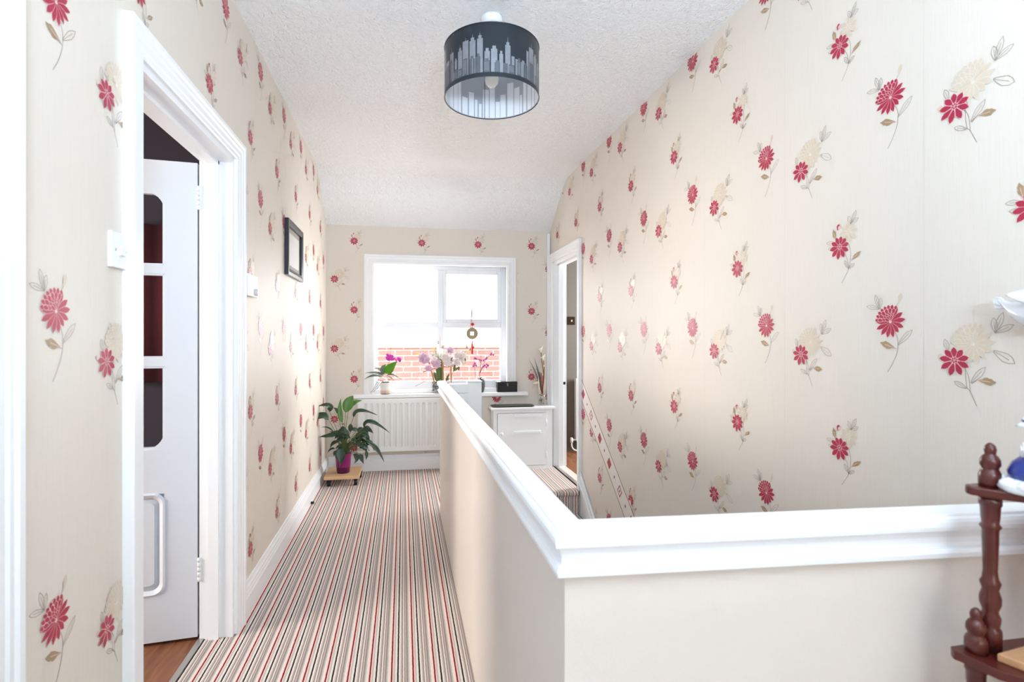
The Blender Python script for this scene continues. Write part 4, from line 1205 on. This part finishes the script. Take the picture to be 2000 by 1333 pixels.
mb.build('bells', mat('dull_bell', (112, 100, 92), .5, .5), t)

# vase of lilies and reeds on the cupboard
CT_ = ct + .022
YV = 4.80
lc = zB(1718, 1310, YV); lc = V((lc.x, YV, CT_))
t = thing('lily_vase', 'narrow glass vase with white lilies and red reeds on the cupboard', 'vase of flowers', lc)
mb = MB(); mb.lathe([(0, 0), (.030, 0), (.036, .01), (.038, .05), (.034, .09), (.028, .118), (.026, .118), (.031, .09), (.034, .05), (.032, .012), (0, .008)], lc, 28); mb.build('vase', GLASS, t)
mb = MB(); rng = random.Random(2)
for k in range(36):
    a = rng.uniform(0, 6.3); r = rng.uniform(0, .022); mb.ball((lc.x + r * math.cos(a), lc.y + r * math.sin(a), CT_ + .018 + rng.uniform(0, .085)), rng.uniform(.006, .009), rng.choice((0, 1, 2)), 8)
o = mb.build('pebbles', [mat('glass_bead_green', (138, 146, 116), .3), PB[1], mat('bead_tan', (168, 150, 122), .4)], t); o['kind'] = 'stuff'
mb = MB()
for a, b_, r in (((1728, 1200), (1690, 915), .005), ((1722, 1200), (1710, 925), .005), ((1730, 1190), (1735, 960), .0045)):
    mb.tube([zB(*a, YV), zB(*b_, YV)], r, 8)
mb.build('red_reeds', mat('red_reed', (150, 36, 44), .6), t)
mb = MB()
for pts in (((1735, 1190), (1748, 1000), (1752, 850), (1738, 745)), ((1730, 1190), (1745, 950), (1720, 760), (1712, 660))):
    mb.tube([zB(x, y, YV) for x, y in pts], .0042, 8)
mb.build('stem', mat('lily_stem', (148, 104, 66), .6), t)
mb = MB()
def calla(p, r, lean=0.0):
    c0 = V(p); n = 20; vs = []; fs = []
    for j in range(7):
        h = j / 6; rad = r * (.12 + .88 * h ** 1.6)
        for i in range(n):
            a = 2 * PI * i / n
            lip = (.55 * r * max(0, math.cos(a - PI)) if j == 6 else 0)
            vs.append((c0.x + rad * math.cos(a) + lean * h, c0.y + rad * math.sin(a) * .8, c0.z + h * r * 2.1 + (r * .7 * h * h * math.cos(a))))
    for j in range(6):
        for i in range(n):
            k = (i + 1) % n; fs.append((j * n + i, j * n + k, (j + 1) * n + k, (j + 1) * n + i))
    mb.add(vs, fs, 0, True)
calla(zB(1740, 775, YV), .026, -.008); calla(zB(1712, 665, YV), .024, -.006); calla(zB(1752, 860, YV), .014, .0)
mb.build('lilies', mat('lily_white', (240, 234, 220), .5), t, solid=.0012)
mb = MB()
for pts, w_ in ((((1720, 1180), (1660, 930), (1555, 750)), .012), (((1715, 1180), (1680, 900), (1620, 720)), .012), (((1722, 1180), (1700, 960), (1665, 830)), .008), (((1715, 1180), (1670, 980), (1600, 850)), .007)):
    mb.leaf([zB(x, y, YV - .01) for x, y in pts], w_, up=(.2, -1, .2), n=8)
mb.build('leaves', mat('leaf_blue_green', (72, 84, 72), .5), t, solid=.001)
mb = MB()
for a, b_, w_ in (((1600, 1065), (1690, 1050), .022), ((1690, 1190), (1672, 960), .014), ((1740, 1190), (1762, 1000), .014)):
    A, T_ = zB(*a, YV - .02), zB(*b_, YV - .02); mb.leaf([A, A.lerp(T_, .5), T_], w_, up=(0, -1, .2), n=5, shape=1.0)
mb.build('dried_strips', mat('dried_cream', (226, 208, 180), .7), t, solid=.001)

# ------------------------------------------------------------------ corner whatnot on the right
t = thing('corner_whatnot', 'dark mahogany corner shelf stand with turned posts at the right edge', 'shelf stand', (1.1, .55, 0))
YK = .700
tiers = [(.986, .884, .915, .638), (.728, .857, .884, .612), (.470, .83, .853, .586), (.205, .80, .82, .56)]
KX, KY = 1.375, .700
def tier_poly(x0, xa, ya):
    s = KX - x0                       # leg length along the half wall; same along the right wall
    half = [(x0, KY - .004), (x0 - .004, KY - .012), (x0, KY - .022), (xa, ya), (x0 + .30 * s, KY - .30 * s), (x0 + .40 * s, KY - .36 * s)]
    mir = [(KX - (KY - y), KY - (KX - x)) for x, y in reversed(half)]
    return [(KX, KY)] + [(x0 + .004, KY)] + curve(half, 3) + curve(mir, 3)
FIN = [(r * .84, z) for r, z in [(.0165, 0), (.0175, .006), (.0175, .018), (.0145, .024), (.0125, .027), (.0125, .029), (.0155, .034), (.0150, .042), (.0115, .048), (.0085, .050), (.0085, .052), (.0095, .058), (.0075, .064), (.003, .068), (0, .0685)]]
def turned(h):
    return [(r * .82, z) for r, z in [(.0175, 0), (.0175, .030), (.0165, .034), (.0135, .038), (.0155, .046), (.0160, .052), (.0120, .060), (.0125, .064), (.0165, .074), (.0165, .084), (.0125, .096), (.0155, .104), (.0160, .107), (.0125, .113), (.0110, .125), (.0118, h * .60), (.0130, h * .78), (.0170, h * .80), (.0130, h * .82), (.0145, h * .86), (.0155, h * .93), (.0175, h * .94), (.0175, h)]]
TH_ = .014
for i, (z, x0, xa, ya) in enumerate(tiers):
    mb = MB(); mb.prism(tier_poly(x0, xa, ya), lambda u, v, t_: (u, v, t_), z - TH_, z)
    mb.build('shelf', MAHOG, t, bev=.004)
    s = KX - x0
    inset = .028
    spots = [(x0 + inset, KY - .019), (KX - .019, KY - (s - inset))]
    zb = tiers[i + 1][0] if i < 3 else 0.0
    for (px, py) in spots:
        h = z - TH_ - zb
        mb = MB(); mb.lathe(turned(h) if h > .22 else [(.0165, 0), (.012, .03), (.017, .09), (.013, .13), (.0175, h - .01), (.0175, h)], (px, py, zb), 24); mb.build('post', MAHOG, t)
        mb = MB(); mb.lathe(FIN, (px, py, z), 24); mb.build('finial', MAHOG, t)
mb = MB(); mb.lathe([(.016, 0), (.016, .98)], (KX - .03, KY - .03, 0), 16); mb.build('post', MAHOG, t)

# figurine on the top shelf
fg = V((.940, .640, .986))
t = thing('figurine', 'white and blue porcelain figure on the top shelf of the mahogany stand', 'figurine', fg)
PORC = mat('porcelain', (238, 240, 244), .12, coat=.5); COB = mat('cobalt_glaze', (38, 58, 140), .15, coat=.5); RDG = mat('rust_glaze', (170, 74, 66), .2, coat=.4); SKN = mat('porcelain_face', (236, 208, 192), .2)
mb = MB()
mb.lathe([(0, 0), (.040, 0), (.044, .006), (.040, .014), (.030, .020), (.018, .026), (0, .028)], fg, 28)
for k in range(9):
    a = k * 2 * PI / 9; mb.ball((fg.x + .035 * math.cos(a), fg.y + .035 * math.sin(a), fg.z + .012), .012, 0, 10, (1, 1, .8))
mb.build('base', PORC, t)
mb = MB(); mb.lathe([(.030, 0), (.032, .012), (.026, .026), (.016, .036), (0, .038)], fg + V((0, 0, .018)), 24); mb.build('skirt', COB, t)
mb = MB()
mb.lathe([(.014, 0), (.018, .010), (.017, .022), (.010, .034), (.006, .038), (0, .039)], fg + V((0, 0, .046)), 20)
for sx in (-1, 1):
    mb.tube([fg + V((sx * .014, 0, .074)), fg + V((sx * .024, -.008, .058)), fg + V((sx * .012, -.020, .050))], [.007, .006, .0045], 10)
mb.build('torso', PORC, t)
mb = MB(); mb.ball(fg + V((0, 0, .094)), .0125, 0, 16, (1, 1, 1.1)); mb.ball(fg + V((0, -.0125, .093)), .002, 0, 8); mb.build('head', SKN, t)
mb = MB(); mb.lathe([(.020, 0), (.018, .004), (.013, .008), (.012, .016), (.006, .021), (0, .022)], fg + V((0, .002, .098)), 20); mb.build('hat', PORC, t)
mb = MB(); mb.lathe([(.0135, 0), (.0138, .004)], fg + V((0, .002, .105)), 20); mb.build('hat_band', COB, t)
mb = MB(); mb.ball(fg + V((-.010, -.014, .064)), .007, 0, 10); mb.ball(fg + V((-.006, -.0185, .056)), .005, 0, 10); mb.build('posy', RDG, t)

# board and red vase on the second shelf
o = MB().prism([(.889, .655), (1.136, .690), (1.178, .577), (.931, .542)], lambda u, v, t_: (u, v, t_), .7282, .7402).build('wooden_board', TAN, None, bev=.002)
tag(o, 'flat tan wooden board lying on the second shelf of the stand', 'board')
rv = V((1.035, .625, .7405)); 
rv = V((1.04, .628, .7405))
o = MB().lathe([(0, 0), (.020, 0), (.022, .006), (.018, .03), (.020, .08), (.030, .13), (.038, .170), (.036, .195), (.024, .212), (.016, .218), (.016, .222), (.012, .222), (.012, .2), (0, .19)], rv, 32).build('red_vase', mat('red_glaze', (168, 18, 40), .15, coat=.5))
tag(o, 'red glazed vase standing on the second shelf, at the photo edge', 'vase')

# porcelain bird on the right wall
bp0 = onx(1950, 594, XR - .045)
t = thing('bird_ornament', 'white porcelain bird on the right wall with upturned tail', 'ornament', (XR, bp0.y - .09, bp0.z - .02))
mb = MB(); bx = XR - .045
sy = bp0.y; szz = bp0.z
prof_b = [(0, .012, .003), (.012, .004, .009), (.03, -.012, .018), (.055, -.022, .028), (.085, -.024, .033), (.115, -.018, .030), (.135, -.004, .022), (.15, .012, .019), (.165, .02, .016), (.178, .018, .007), (.19, .014, .001)]
n = 18; vs = []; fs = []
for (d, dz_, r) in prof_b:
    for i in range(n):
        a = 2 * PI * i / n; vs.append((bx + r * .9 * math.cos(a), sy - d, szz + dz_ - .004 + r * math.sin(a)))
for j in range(len(prof_b) - 1):
    for i in range(n):
        k = (i + 1) % n; fs.append((j * n + i, j * n + k, (j + 1) * n + k, (j + 1) * n + i))
mb.add(vs, fs, 0, True); mb.build('body', PORC, t)
mb = MB(); mb.leaf([(bx, sy - .02, szz - .008), (bx, sy + .0, szz + .004), (bx, sy + .008, szz + .016)], .02, up=(-1, 0, .3), n=6, fold=.1, shape=1.4); mb.leaf([(bx, sy - .02, szz - .012), (bx, sy + .0, szz - .004), (bx, sy + .008, szz - .002)], .016, up=(-1, 0, .3), n=6, fold=.1, shape=1.4); mb.build('tail', PORC, t, solid=.003)
for sx in (-1, 1):
    mb = MB(); mb.leaf([(bx + sx * .024, sy - .12, szz + .0), (bx + sx * .034, sy - .08, szz + .014), (bx + sx * .026, sy - .032, szz + .018)], .036, up=(sx, 0, .6), n=8, fold=.1); mb.build('wing', PORC, t, solid=.004)
mb = MB(); mb.tube([(XR, sy - .09, szz - .02), (bx + .01, sy - .09, szz - .02)], .006, 10); mb.build('hanger', PORC, t)
